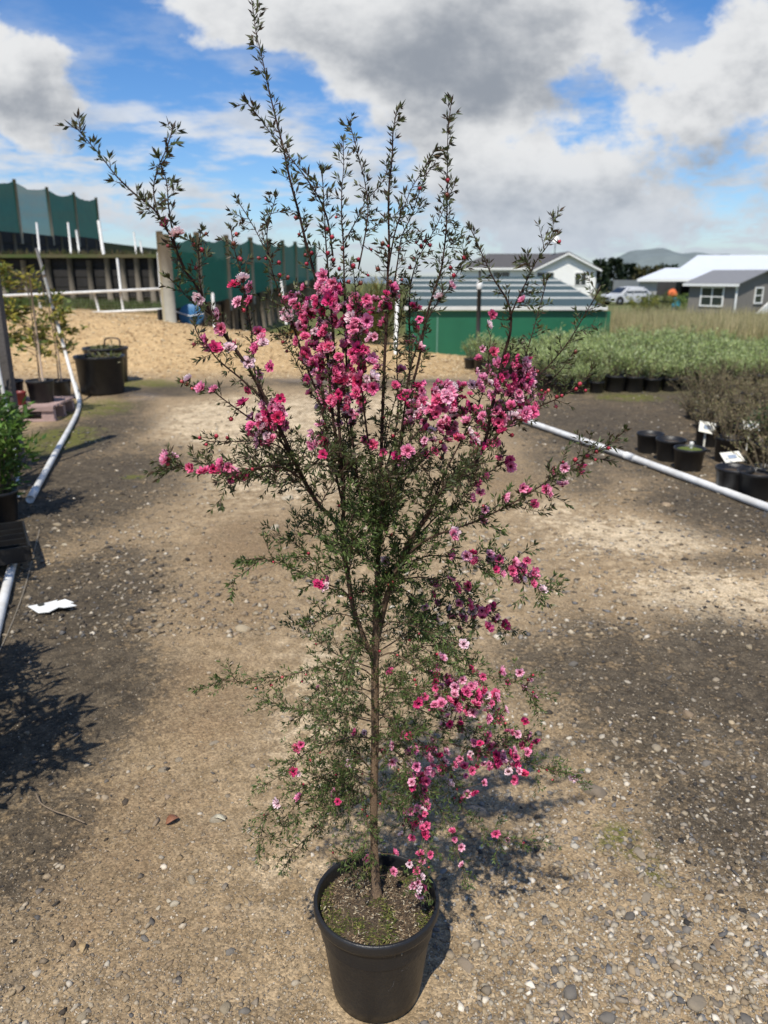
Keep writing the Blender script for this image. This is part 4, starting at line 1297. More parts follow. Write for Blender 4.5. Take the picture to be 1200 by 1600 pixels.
def label_sign(px_, py_, base_py, w, h, Yoff, tilt, roll, lab, stake=True):
    g_ = gnd(px_, base_py); Y = g_.y + Yoff
    top = at(px_, py_, Y)
    e = tag(empty('plant_label', (top.x, Y, float(hgt(top.x, Y)))), lab, 'label', 'white plant labels on stakes')
    hz = top.z - e.location.z
    M = Matrix.Rotation(tilt, 3, 'X') @ Matrix.Rotation(roll, 3, 'Y')
    mb = MB(); mb.box((0, 0, hz), (w, .004, h), M); bevel(mb.build('card', paper, e), .001)
    mb = MB(); mb.box(Vector((0, 0, hz)) + M @ Vector((0, -.0045, 0)), (w * .42, .002, h * .36), M); mb.build('printed_panel', ink, e)
    mb = MB(); mb.box((-.006, .012, hz / 2 - .01), (.016, .006, hz - .03)); mb.build('stake', paper, e)


label_sign(1144, 714, 750, .165, .115, -.02, R(-58), R(-8), 'square cream label on a pale stake in front of two black pots')
label_sign(1105, 668, 722, .15, .115, .35, R(-35), R(14), 'white label with dappled shade standing over the mossy pot')
label_sign(1174, 665, 722, .15, .10, .45, R(-40), R(8), 'white label half hidden by brown twigs')

# white pipes along the track
PVC = mat('pvc_white', (.74, .74, .71), .45, .2, 9, col2=(.60, .585, .54), spec=.4)
PR = .030
pts = [gnd(800, 650, PR), gnd(835, 663, PR), gnd(985, 715, PR), gnd(1100, 757, PR), gnd(1205, 796, PR), gnd(1330, 845, PR)]
e = tag(empty('irrigation_pipe', (pts[2].x, pts[2].y, 0)), 'straight white plastic pipe along the right edge of the track', 'pipe')
mb = MB(); mb.tube([p_ - e.location + Vector((0, 0, .006)) for p_ in pts], PR, 14); mb.build('tube', PVC, e, True)
d = (pts[3] - pts[2]).normalized()
mb = MB(); c0 = pts[2] - e.location + Vector((0, 0, .006)); mb.tube([c0 - d * .07, c0 + d * .07], PR * 1.16, 14); mb.build('coupling', PVC, e, True)

LR = .026
pp = [gnd(*q, LR) for q in [(117, 600), (121, 612), (124, 626), (122, 642), (112, 664), (92, 700), (68, 744), (47, 782)]]
e = tag(empty('irrigation_pipe', (pp[4].x, pp[4].y, 0)), 'white plastic pipe bending past the pallet on the ground', 'pipe')
mb = MB(); mb.tube([p_ - e.location + Vector((0, 0, .008)) for p_ in catmull(pp, 4)], LR, 14); mb.build('tube', PVC, e, True)
d = (pp[-1] - pp[-2]).normalized()
mb = MB(); c0 = pp[-1] - e.location + Vector((0, 0, .008)); mb.tube([c0 - d * .30, c0 - d * .0], LR * 1.15, 14); mb.build('coupling', PVC, e, True)
pp = [gnd(*q, .045) for q in [(33, 828), (20, 872), (0, 950), (-25, 1050), (-60, 1180)]]
e = tag(empty('irrigation_pipe', (pp[0].x, pp[0].y, 0)), 'thick white plastic pipe running under the black tray', 'pipe')
mb = MB(); mb.tube([p_ - e.location + Vector((0, 0, -.018)) for p_ in pp], .024, 14); mb.build('tube', PVC, e, True)

# torn white card and a wire on the ground at left
g_ = gnd(82, 956)
e = tag(empty('torn_label', (g_.x, g_.y, float(hgt(g_.x, g_.y)))), 'torn white plastic label with a hole lying on dark soil', 'label')
outl = [(-.125, .012), (-.05, .075), (-.005, .085), (.0, .06), (.04, .068), (.10, .03), (.085, .015), (.125, .0), (.08, -.04), (.05, -.03), (.02, -.075), (-.02, -.06), (-.045, -.055)]
mb = MB(); mb.hexa([Vector((a_, b_, .016 + .012 * math.sin(a_ * 22))) for a_, b_ in outl], [Vector((a_, b_, .019 + .012 * math.sin(a_ * 22))) for a_, b_ in outl]); mb.build('card', mat('label_white', (.80, .80, .76), .5, .08, 20), e)
mb = MB(); mb.lathe([(.0, .0185), (.015, .0185), (.017, .0205), (.0, .0215)], 12, (-.062, .02, 0)); mb.build('hole_ring', mat('dark_stain', (.04, .04, .03), .9, .3, 60), e)
mb = MB(); pw = [gnd(*q) + Vector((0, 0, .012)) for q in [(62, 830), (50, 880), (38, 925), (20, 975), (0, 1020), (-20, 1060)]]
tag(mb.tube(catmull(pw, 3), .0022, 5).build('garden_wire', mat('wire', (.28, .24, .18), .6, .2, 30)), 'thin pale wire trailing over the dark soil by the white pipe', 'wire')
# a dry twig and two fallen leaves
mb = MB(); mb.tube(catmull([gnd(*q) + Vector((0, 0, .008)) for q in [(57, 1243), (64, 1258), (84, 1270), (105, 1277), (133, 1289)]], 3), [.0022] * 13, 5)
tag(mb.build('dry_twig', mat('dry_twig', (.20, .15, .10), .9, .3, 50)), 'thin dry twig lying on the shaded gravel at left', 'twig')


def fallen_leaf(px_, py_, ln, wd, rz, col, lab):
    g_ = gnd(px_, py_); z_ = float(hgt(g_.x, g_.y))
    mb = MB(); vs = []; nseg = 8
    for i in range(nseg + 1):
        t = i / nseg; w_ = wd * math.sin(math.pi * t) ** .7 * (1 - .25 * t)
        for sgn in (-1, 0, 1): vs.append(Vector((ln * (t - .5), sgn * w_, .006 + .35 * w_ * abs(sgn) + .010 * math.sin(3 * t))))
    fs = [(i * 3 + j, i * 3 + j + 1, i * 3 + j + 4, i * 3 + j + 3) for i in range(nseg) for j in range(2)]
    mb._add(vs, fs)
    o = mb.build('fallen_leaf', mat('dry_leaf_%d' % px_, col, .5, .35, 60, .3), None, True)
    o.location = (g_.x, g_.y, z_); o.rotation_euler = (0, 0, rz)
    md = o.modifiers.new('thickness', 'SOLIDIFY'); md.thickness = .0008
    tag(o, lab, 'leaf')


fallen_leaf(270, 1286, .045, .017, .7, (.26, .11, .055), 'glossy reddish brown fallen leaf on the gravel')
fallen_leaf(342, 1284, .048, .010, -.3, (.55, .50, .36), 'narrow pale cream fallen leaf on the gravel')
fallen_leaf(130, 1484, .03, .009, 1.8, (.36, .25, .12), 'small curled tan fallen leaf on the gravel')

# --- left side: timber post, riser, leafy shrubs, tray, pallet, saplings, tubs
g_ = gnd(30, 727)
mb = MB(); mb.box((0, 0, 1.1), (.10, .085, 2.3)); mb.build
o = bevel(mb.build('timber_post', mat('weathered_timber', (.095, .085, .078), .9, .3, 14, .4, 60)), .008)
o.location = (g_.x, g_.y, -.05); tag(o, 'weathered grey timber post standing behind the glossy shrub', 'post')
pw = [at(-8, 545, g_.y - .35), at(0, 590, g_.y - .35), at(25, 715, g_.y - .4), at(30, 780, g_.y - .75), at(36, 825, g_.y - 1.15)]
pw[-1].z = .05
e = tag(empty('irrigation_riser', (pw[-1].x, pw[-1].y, 0)), 'slim white riser pipe leaning beside the grey timber post', 'pipe')
mb = MB(); mb.tube([p_ - e.location for p_ in [at(-30, 400, g_.y - .35)] + pw], .016, 10); mb.build('tube', PVC, e, True)

LCOL = [(.06, .125, .018), (.09, .17, .025), (.04, .085, .015), (.13, .21, .04)]
lv = [(.36, .85, 1700, .085, .026, LCOL, 40, .35), (.34, .75, 1700, .085, .026, LCOL, 40, .35)]
SP = [(-2.64, 5.05, .3, .84, 0, None), (-3.15, 5.6, 1.3, .95, 1, None), (-2.36, 3.55, 2.0, .9, 1, None), (-1.50, 1.95, 1.0, .95, 0, None), (-1.75, 2.55, 3.0, .80, 1, None), (-2.85, 4.4, 2.5, .85, 1, None), (-3.55, 6.2, 0, 1.1, 0, None)]
for i, e in enumerate(potted('potted_shrub', 'glossy bright green potted shrub in the row left of the track', 'shrub', 'glossy green shrubs left of the track', SP, .16, .26, lv)):
    if i == 0: e['label'] = 'glossy bright green shrub beside the timber post and white riser'

# black nursery tray on the thick pipe
tc_ = gnd(2, 880)
e = tag(empty('seedling_tray', (tc_.x - .02, tc_.y, .07), R(28)), 'black plastic seedling tray resting on the thick white pipe', 'tray')
mb = MB(); w_, l_, h_ = .34, .52, .09
mb.hexa([Vector(q) for q in [(-w_ / 2 + .02, -l_ / 2 + .02, 0), (w_ / 2 - .02, -l_ / 2 + .02, 0), (w_ / 2 - .02, l_ / 2 - .02, 0), (-w_ / 2 + .02, l_ / 2 - .02, 0)]],
        [Vector(q) for q in [(-w_ / 2 + .02, -l_ / 2 + .02, .01), (w_ / 2 - .02, -l_ / 2 + .02, .01), (w_ / 2 - .02, l_ / 2 - .02, .01), (-w_ / 2 + .02, l_ / 2 - .02, .01)]]); mb.build('base', black_plastic, e)
for (cx, cy, sx, sy) in ((-w_ / 2, 0, .012, l_), (w_ / 2, 0, .012, l_), (0, -l_ / 2, w_, .012), (0, l_ / 2, w_, .012)):
    mb = MB(); mb.box((cx, cy, h_ / 2 + .002), (sx, sy, h_)); mb.build('side', black_plastic, e)
for k in range(1, 5):
    mb = MB(); mb.box((0, -l_ / 2 + l_ * k / 5, h_ / 2), (w_ - .02, .008, h_ * .7)); mb.build('divider', black_plastic, e)

# pallet
wood = mat('pallet_wood', (.36, .25, .22), .9, .3, 10, .4, 50, objvar=.2)
pa = gnd(110, 660)
e = tag(empty('pallet', (pa.x - .80, pa.y + .36, -.002), R(3)), 'pinkish weathered wooden pallet holding the potted saplings', 'pallet')
e.scale = (1, .72, 1.35)
for k in range(3):
    for j in range(3):
        mb = MB(); mb.box((-.52 + .52 * j, -.45 + .45 * k, .065), (.14, .10, .085)); bevel(mb.build('block', wood, e), .004)
    mb = MB(); mb.box((0, -.452 + .452 * k, .012), (1.2, .10, .022)); bevel(mb.build('bottom_board', wood, e), .004)
for k in range(7):
    mb = MB(); mb.box((0, -.455 + .152 * k, .131), (1.2, .115, .022)); bevel(mb.build('deck_board', wood, e), .004)
mb = MB(); mb.box((0, -.522, .112), (1.195, .02, .034)); mb.build('front_board', wood, e)

# saplings on the pallet and beside
SCOL = [(.18, .19, .03), (.26, .24, .035), (.09, .12, .025), (.34, .29, .05), (.18, .14, .04), (.11, .15, .04)]


def sapling(x, y, z, h, lean, lab, spread=.3, n=260, stake=True, cols=SCOL, pr=.16, ph=.26):
    e = tag(empty('potted_sapling', (x, y, z)), lab, 'sapling', 'staked saplings in black pots')
    link('pot', pot_mesh(pr, ph), e)
    mb = MB(); mb.cur = (.16, .115, .08)
    tip = Vector((lean, random.gauss(0, .05), h))
    tr = [Vector((0, 0, ph * .8)), Vector((lean * .3, .02, h * .5)), tip]
    mb.tube(catmull(tr, 5), [.011 - .0008 * i for i in range(11)], 6)
    P, A = [], []
    for k in range(20):
        t = random.uniform(.28, .98); b = tr[0].lerp(tr[1], t * 2) if t < .5 else tr[1].lerp(tr[2], t * 2 - 1)
        q = random.uniform(0, 6.28); l = spread * random.uniform(.5, 1.2) * (1.15 - t * .6)
        d_ = Vector((math.cos(q), math.sin(q), random.uniform(.1, .8)))
        e2 = b + d_ * l
        mb.tube([b, b.lerp(e2, .5) + Vector((0, 0, .02)), e2], [.005, .004, .002], 4, False)
        for _ in range(n // 20):
            w2 = b.lerp(e2, random.uniform(.25, 1.05)); P.append((w2.x + random.gauss(0, .03), w2.y + random.gauss(0, .03), w2.z + random.gauss(0, .03)))
            A.append((random.gauss(d_.x, .7), random.gauss(d_.y, .7), random.gauss(.1, .6)))
    mb.build('stem', TWIGM, e, True)
    n_ = len(P)
    o = link('foliage', leaf_mesh('foliage', np.array(P), np.array(A), RNG.uniform(.06, .12, n_), RNG.uniform(.025, .045, n_), jit(cols, n_, .35), LEAFB, RNG.uniform(0, 6.28, n_)), e); o['kind'] = 'stuff'
    if stake:
        mb = MB(); mb.tube([(.05, -.03, ph * .6), (.05 + lean * .6, -.03, h * .93)], .011, 7); mb.build('stake', mat('bamboo', (.36, .27, .20), .7, .25, 20), e, True)
    return e


def above(px_, py_, Y): return at(px_, py_, Y)


b0 = gnd(95, 640)
sapling(-4.02, 9.02, .190, 1.52, .0, 'slender sapling with a bamboo stake in the end pot on the pallet', .20, 150)
sapling(-4.36, 8.98, .190, 1.62, -.10, 'bushy yellow green sapling in the middle of the pallet', .36, 1000)
sapling(-4.68, 9.02, .190, 1.72, -.22, 'bronze leaved sapling at the far side of the pallet', .40, 1000, cols=[(.22, .15, .04), (.18, .16, .04), (.30, .22, .06), (.10, .12, .03)])
sapling(-4.42, 10.5, 0, 1.5, .0, 'small sapling standing on the ground behind the pallet', .42, 800)
# red pot under the pallet's edge
o = link('pot', pot_mesh(.09, .15, 'red_pot', mat('red_plastic', (.16, .012, .012), .45, .2, 10)), tag(empty('plant_pot', (-4.19, 8.80, .190)), 'small red plastic pot between the black pots on the pallet', 'pot'))
# leaning white pole with rope
pA, pB = at(57, 388, 10.6), at(108, 586, 10.2); pB.z = max(pB.z, .02)
gB = Vector((pB.x + (pB - pA).x / max(.01, (pA - pB).z) * pB.z, pB.y, 0.0))
e = tag(empty('leaning_pole', gB), 'white plastic pole leaning among the saplings', 'pole')
mb = MB(); mb.tube([Vector((0, 0, 0)), pA - gB], .021, 10); mb.build('tube', PVC, e, True)
for t in (.35, .6, .82):
    c0 = (pA - gB) * t; d = (pA - gB).normalized(); mb = MB(); mb.tube([c0 - d * .02, c0 + d * .02], .024, 10); mb.build('tie', mat('twine', (.12, .09, .06), .9, .3, 80), e, True)

# big black tubs
def tub(x, y, r, h, lab, handle=False):
    e = tag(empty('planter_tub', (x, y, float(hgt(x, y)) - .004)), lab, 'tub', 'large black tubs by the bank')
    mb = MB(); mb.lathe([(0, .005), (r * .84, .005), (r * .86, .02), (r * .95, h * .9), (r, h * .92), (r * 1.02, h * .985), (r, h), (r * .93, h * .98), (r * .9, h * .8), (0, h * .82)], 40); mb.build('tub', black_plastic, e, True)
    P = [(random.gauss(0, r * .4), random.gauss(0, r * .4), h * .83 + random.uniform(0, .09)) for _ in range(420)]
    P = [q for q in P if math.hypot(q[0], q[1]) < r * .86]
    n_ = len(P); A = np.c_[RNG.normal(0, 1, n_), RNG.normal(0, 1, n_), RNG.normal(.2, .3, n_)]
    o = link('leaf_litter', leaf_mesh('leaf_litter', np.array(P), A, RNG.uniform(.06, .14, n_), RNG.uniform(.02, .04, n_), jit([(.16, .16, .06), (.10, .12, .03), (.22, .20, .09), (.08, .06, .03)], n_), LEAFB, RNG.uniform(0, 6.28, n_)), e); o['kind'] = 'stuff'
    if handle:
        mb = MB(); mb.tube(catmull([Vector(q) for q in ((-.12, r * .95, h * .97), (-.1, r * 1.0, h + .10), (.1, r * 1.0, h + .10), (.12, r * .95, h * .97))], 4), .012, 8); mb.build('handle', black_plastic, e, True)
    return e


t1, t2 = gnd(148, 620), gnd(163, 605)
tub(t1.x, t1.y + .33, .345, .53, 'large black plastic tub of cut leaves at the foot of the bank')
tub(t2.x - .12, t2.y + .55, .34, .54, 'large black tub with a wire handle behind the front tub', True)

# ================================================================== left terraces, walls and shade cloth
timber = mat('retaining_timber', (.16, .135, .10), .9, .35, 6, .5, 30, objvar=.3)
darkboard = mat('dark_board', (.022, .020, .018), .9, .5, 5, .4, 30, objvar=.3)
YW = 24.0
zt = at(100, 403, YW).z; zb = at(100, 458, YW).z
xl, xr = at(-60, 430, YW).x, at(252, 430, YW).x
grassm = mat('terrace_grass', (.10, .085, .04), .95, .3, 1.2, .6, 8, col2=(.06, .085, .02))
mb = MB(); mb.hexa([Vector((xl - 8, YW + .15, -1)), Vector((xr, YW + .15, -1)), Vector((xr + 1.2, YW + 14, -1)), Vector((xl - 8, YW + 14, -1))], [Vector((xl - 8, YW + .15, zt - .05)), Vector((xr, YW + .15, zt - .05)), Vector((xr + 1.2, YW + 14, zt + .1)), Vector((xl - 8, YW + 14, zt + .1))])
tag(mb.build('terrace_ground', grassm), kind='structure')
rw = tag(empty('retaining_wall', ((xl + xr) / 2, YW, zb)), 'lower dark board retaining wall with round timber posts behind the white rails', 'retaining wall')
nb = 4; hb = (zt - zb + .15) / nb
for k in range(nb):
    mb = MB(); mb.box((0, .06, -.12 + hb * (k + .5)), (xr - xl, .05, hb - .02)); mb.build('board', darkboard, rw)
for px_ in (-30, 5, 40, 78, 112, 142, 170, 194, 216, 238):
    q = at(px_, 430, YW)
    mb = MB(); mb.tube([(q.x - rw.location.x, -.05, -.3), (q.x - rw.location.x, -.05, zt - zb + random.uniform(-.08, .06))], .085, 10); mb.build('post', timber, rw, True)
mb = MB(); mb.box((0, -.02, zt - zb + .05), (xr - xl + .1, .3, .10)); mb.build('coping', grassm, rw)


def cloth_fence(tops, bots, Ys, lab, wall_to=None, prx=.055, post_mat=None):
    """posts and sagging cloth panels; tops/bots: sightings of post top and cloth bottom, Ys distances"""
    A = [at(x, y, Y) for (x, y), Y in zip(tops, Ys)]
    Bz = [at(x, y, Y).z for (x, y), Y in zip(bots, Ys)]
    root = Vector((A[0].x, A[0].y, min(Bz) - 1))
    e = tag(empty('shade_cloth_fence', root), lab, 'fence', 'green shade cloth fences on posts')
    pm = mat('fence_post', (.30, .26, .17), .85, .3, 8, .4, 40)
    for i, a_ in enumerate(A):
        low = wall_to if wall_to is not None else Bz[i] - .3
        mb = MB(); mb.tube([Vector((a_.x, a_.y, low)) - root, Vector((a_.x, a_.y, a_.z + .06)) - root], prx, 10); mb.build('post', pm, e, True)
    for i in range(len(A) - 1):
        mb = MB(); vs, fs = [], []; nu, nv = 10, 6
        for u_ in range(nu + 1):
            t = u_ / nu; x, y = A[i].x + (A[i + 1].x - A[i].x) * t, A[i].y + (A[i + 1].y - A[i].y) * t
            top = A[i].z + (A[i + 1].z - A[i].z) * t - .16 * math.sin(math.pi * t) * random.uniform(.8, 1.1)
            bot = Bz[i] + (Bz[i + 1] - Bz[i]) * t
            for v_ in range(nv + 1):
                z_ = bot + (top - bot) * v_ / nv
                vs.append(Vector((x, y - prx * .9 + .05 * math.sin(math.pi * t) * math.sin(2.6 * v_ / nv + i), z_)) - root)
        for u_ in range(nu):
            for v_ in range(nv):
                b_ = u_ * (nv + 1) + v_; fs.append((b_, b_ + nv + 1, b_ + nv + 2, b_ + 1))
        mb._add(vs, fs)
        mb.build('cloth_panel', CLOTH if i % 3 != 1 or lab.startswith('long') else CLOTH2, e, True)
    return e, A, Bz, root


CLOTH = mat('shade_cloth', (.008, .150, .095), .85, .25, 3, trans=.15, alpha=.96)
CLOTH2 = mat('thin_shade_cloth', (.012, .19, .135), .85, .25, 3, trans=.15, alpha=.80)
CLOTH = CLOTH
e, A, Bz, root = cloth_fence([(-30, 274), (22, 283), (73, 295), (115, 303), (150, 311)], [(-30, 362), (26, 366), (79, 370), (120, 373), (155, 374)], [24.8, 26.5, 29, 31.3, 33.8], 'upper green shade cloth fence standing on the dark retaining wall')
# upper retaining wall under that fence
rw2 = tag(empty('retaining_wall', (A[0].x, A[0].y, zt)), 'upper dark retaining wall below the highest green cloth', 'retaining wall')
for i in range(len(A) - 1):
    p0, p1 = A[i] - rw2.location, A[i + 1] - rw2.location
    ang = math.atan2(p1.y - p0.y, p1.x - p0.x); L_ = math.hypot(p1.x - p0.x, p1.y - p0.y)
    h0 = (Bz[i] + Bz[i + 1]) / 2 - zt
    for k in range(3):
        hb = (h0 + .25) / 3
        mb = MB(); mb.box(Vector(((p0.x + p1.x) / 2, (p0.y + p1.y) / 2 + .12, -.2 + hb * (k + .5))), (L_, .05, hb - .02), Matrix.Rotation(ang, 3, 'Z')); mb.build('board', darkboard, rw2)
    for t in (.3, .75):
        mb = MB(); c0 = p0.lerp(p1, t); mb.tube([(c0.x, c0.y - .02, -.2), (c0.x, c0.y - .02, h0)], .07, 8); mb.build('post', timber, rw2, True)
mb = MB(); q0, q1 = A[0], A[-1]
mb.hexa([Vector((q0.x - 10, q0.y + .3, 0)), Vector((q0.x, q0.y + .3, 0)), Vector((q1.x, q1.y + .3, 0)), Vector((q1.x, q1.y + 20, 0)), Vector((q0.x - 10, q1.y + 20, 0))],
        [Vector((q0.x - 10, q0.y + .3, Bz[0] - .1)), Vector((q0.x, q0.y + .3, Bz[0] - .1)), Vector((q1.x, q1.y + .3, Bz[-1] - .1)), Vector((q1.x, q1.y + 20, Bz[-1] - .1)), Vector((q0.x - 10, q1.y + 20, Bz[0] - .1))])
tag(mb.build('terrace_ground', grassm), kind='structure')

# long fence running away behind the bank
tops = [(249, 366), (307, 367), (353, 371), (391, 374), (419, 376), (441, 378), (461, 380), (478, 381), (492, 382)]
bots = [(268, 484), (318, 476), (362, 467), (397, 459), (423, 453), (444, 447), (463, 442), (479, 439), (493, 436)]
Ys = [16.9, 19.0, 21.4, 23.9, 26.2, 28.6, 31.0, 33.4, 35.8]
e, A, Bz, root = cloth_fence(tops, bots, Ys, 'long green shade cloth fence running away behind the gravel bank', prx=.07)
# the heavier pale end post
q = at(252, 366, 16.7); qb = at(272, 505, 16.7)
mb = MB(); mb.tube([(0, 0, -.4), (0, 0, q.z - qb.z)], .115, 14)
o = mb.build('gate_post', mat('pale_post', (.33, .31, .25), .85, .25, 7, .4, 30), None, True); o.location = ((q.x + qb.x) / 2, 16.7, qb.z); tag(o, 'stout pale grey timber post at the end of the cloth fence', 'post')
# timber wall with posts below the long fence
rw3 = tag(empty('retaining_wall', (A[0].x, A[0].y, 0)), 'tall dark timber retaining wall of posts under the long cloth fence', 'retaining wall')
for i in range(len(A) - 1):
    p0, p1 = A[i] - rw3.location, A[i + 1] - rw3.location
    ang = math.atan2(p1.y - p0.y, p1.x - p0.x); L_ = math.hypot(p1.x - p0.x, p1.y - p0.y)
    h0 = (Bz[i] + Bz[i + 1]) / 2
    nbd = 5
    for k in range(nbd):
        hb = (h0 + .6) / nbd
        mb = MB(); mb.box(Vector(((p0.x + p1.x) / 2 - .16, (p0.y + p1.y) / 2, -.6 + hb * (k + .5))), (L_, .05, hb - .02), Matrix.Rotation(ang, 3, 'Z')); mb.build('board', darkboard, rw3)
    for t in (.2, .55, .9):
        mb = MB(); c0 = p0.lerp(p1, t); mb.tube([(c0.x - .02, c0.y - .03, -.6), (c0.x - .02, c0.y - .03, h0 + random.uniform(-.15, .05))], .10, 9); mb.build('post', timber, rw3, True)
# blue hose reel
c0 = at(299, 494, 17.3)
e = tag(empty('hose_reel', (c0.x, c0.y, c0.z - .24)), 'round blue hose reel at the foot of the cloth fence', 'hose reel')
bl = mat('blue_plastic', (.03, .14, .30), .45, .2, 10)
Mr = Matrix.Rotation(R(90), 3, 'X')
for (yy, nm) in ((-.09, 'flange'), (.09, 'flange')):
    mb = MB(); mb.lathe([(0, -.012), (.24, -.012), (.25, 0), (.24, .012), (0, .012)], 28); mb.v = [tuple(Mr @ Vector(q) + Vector((0, yy, .25))) for q in mb.v]; mb.build(nm, bl, e, True)
mb = MB(); mb.lathe([(.15, -.08), (.165, -.04), (.165, .04), (.15, .08)], 24); mb.v = [tuple(Mr @ Vector(q) + Vector((0, 0, .25))) for q in mb.v]; mb.build('hose_coil', mat('hose_blue', (.05, .20, .34), .5, .3, 30), e, True)
mb = MB(); mb.tube([(-.35, -.14, .36), (.0, -.14, .25), (.3, -.14, .30)], .012, 6); mb.build('handle', PVC, e, True)

# white rails and stakes
e = tag(empty('white_rail_fence', (at(130, 470, 19).x, 19, at(130, 490, 19).z)), 'low white pipe rail fence with wire mesh across the grass strip', 'fence')
RT = [at(-40, 464, 19), at(60, 460, 19), at(258, 451, 19)]
RB = [at(138, 489, 19), at(262, 483, 19)]
mb = MB(); mb.tube([q - e.location for q in RT], .034, 8); mb.build('top_rail', PVC, e, True)
mb = MB(); mb.tube([q - e.location for q in RB], .034, 8); mb.build('bottom_rail', PVC, e, True)
for (xa, ya, xb, yb) in ((147, 456, 155, 489), (188, 454, 193, 487), (250, 452, 256, 486), (60, 461, 66, 494)):
    mb = MB(); mb.tube([at(xa, ya, 19.06) - e.location, at(xb, yb, 19.06) - e.location], .03, 8); mb.build('upright', PVC, e, True)
mesh_w = mat('wire_mesh', (.16, .15, .12), .6, .2, 20)
mb = MB()
for k in range(44):
    t = k / 43; a_ = at(60 + 200 * t, 460 - 8 * t, 19.03) - e.location; b_ = at(60 + 200 * t + 4, 492 - 6 * t, 19.03) - e.location
    mb.tube([a_, b_], .003, 3, False)
for k in range(7):
    t = k / 6; mb.tube([at(60, 462 + 28 * t, 19.03) - e.location, at(262, 453 + 30 * t, 19.03) - e.location], .003, 3, False)
o = mb.build('wire_mesh', mesh_w, e); o['kind'] = 'stuff'
WL = ['on the upper terrace edge below the cloth', 'on the terrace grass behind the lower wall', 'in front of the lower retaining wall', 'on the bank at the foot of the cloth fence']


def stake(xa, ya, xb, yb, Y, lab, r=.032, nm='white_stake'):
    a_, b_ = at(xa, ya, Y), at(xb, yb, Y)
    mb = MB(); mb.tube([Vector((0, 0, -.15)), a_ - b_ - Vector((0, 0, .02)), a_ - b_], [r, r, r * .7], 8)
    o = mb.build(nm, PVC, None, True); o.location = b_
    return tag(o, lab, 'stake', 'white marker stakes')


stake(57, 347, 62, 397, 24.6, 'thin white stake on the terrace grass left of a close pair')
stake(106, 347, 111, 396, 24.6, 'taller white stake of the close pair on the terrace')
stake(119, 359, 124, 395, 24.6, 'shorter white stake of the close pair on the terrace')
stake(154, 344, 163, 404, 24.4, 'tall white stake at the end of the upper cloth fence', .05)
stake(209, 362, 213, 395, 27, 'white stake on the grassy terrace beside a smaller one')
stake(219, 376, 222, 395, 27.5, 'smaller white stake on the grassy terrace')
stake(183, 403, 189, 456, 21, 'white stake rising through the white rail fence')
stake(247, 393, 251, 452, 19.4, 'white stake beside the stout pale gate post')
stake(332, 457, 336, 518, 17.2, 'white stake on the bank before the nearest cloth panel', .035)
stake(439, 437, 447, 498, 22, 'white stake before the far cloth panels')
stake(622, 428, 618, 541, 15.5, 'tall white pole left of the green tank shed', .035)
# scrubby grass on the terraces and strips
def grass_patch(name, n, fn, ln, wd, cols, lab, lean=.35, cat='grass'):
    P = np.array([fn() for _ in range(n)])
    A = np.c_[RNG.normal(0, lean, n), RNG.normal(0, lean, n), np.ones(n)]
    o = link(name, leaf_mesh(name, P, A, RNG.uniform(.55, 1.2, n) * ln, RNG.uniform(.7, 1.3, n) * wd, jit(cols, n, .3), LEAFB, RNG.uniform(0, 6.28, n)))
    return tag(o, lab, cat, kind='stuff')


TG = [(.10, .10, .03), (.06, .085, .02), (.15, .12, .05), (.12, .085, .04)]
grass_patch('terrace_grass', 5000, lambda: (lambda x, y: (x, y, zt - .02))(random.uniform(xl - 2, xr + .6), YW + .2 + random.random() ** 2 * 9), .28, .03, TG, 'rough brown green grass on the terrace above the lower wall')
grass_patch('strip_grass', 6500, lambda: (lambda x, y: (x, y, float(hgt(x, y))))(random.uniform(-11.5, -5.6), random.uniform(19.3, 23.8)), .22, .02, [(.075, .115, .025), (.10, .14, .03), (.06, .09, .02)], 'short green grass strip behind the white rail fence')

# ================================================================== green tank shed with striped roof
GY = 16.2
fl, fr = at(634, 560, GY), at(948, 560, GY)
zt_f = at(700, 486, GY).z
e = tag(empty('green_shed', ((fl.x + fr.x) / 2, GY, 0)), 'low green sheeted shed with a stepped dark roof edged in white', 'shed')
green = mat('green_sheet', (.012, .120, .058), .5, .35, 1.1, .25, 5)
W_ = fr.x - fl.x
mb = MB(); mb.box((0, 0, zt_f / 2 - .1), (W_, .03, zt_f + .2)); mb.build('front_wall', green, e)
roofm = mat('dark_green_roof', (.030, .058, .050), .5, .25, 2, .2, 8)
whitem = mat('white_trim', (.62, .62, .58), .6, .2, 3)
rows = [(483, 16.15, 634, 946), (467, 18.6, 637, 925), (456, 20.6, 640, 905), (447, 22.4, 643, 890), (439, 24.2, 646, 875), (432, 26.2, 650, 860)]
for k in range(len(rows) - 1):
    y0, Y0, xa0, xb0 = rows[k]; y1, Y1, xa1, xb1 = rows[k + 1]
    a_, b_, c_, d_ = at(xa0, y0, Y0), at(xb0, y0, Y0), at(xb1, y1 + 1.4, Y1), at(xa1, y1 + 1.4, Y1)
    mb = MB(); mb.slab([q - e.location for q in (a_, b_, c_, d_)], (0, 0, .03)); mb.build('roof_sheet', roofm, e)
    mb = MB(); m_ = (a_ + b_) / 2 - e.location; mb.box(m_ + Vector((0, -.03, 0.02)), (b_.x - a_.x + .06, .05, .05 if k else .075)); mb.build('edge_trim', whitem, e)
for s_ in (0, 1):
    lo = [at(rows[0][2 + s_], rows[0][0], rows[0][1]), at(rows[-1][2 + s_], rows[-1][0], rows[-1][1])]
    mb = MB(); ps = [Vector((lo[0].x, GY + .02, 0)), Vector((lo[1].x, lo[1].y, 0)), Vector((lo[1].x, lo[1].y, lo[1].z - .03)), Vector((lo[0].x, GY + .02, lo[0].z - .06))]
    mb.slab([q - e.location for q in ps], (.03, 0, 0)); mb.build('side_wall', green, e)
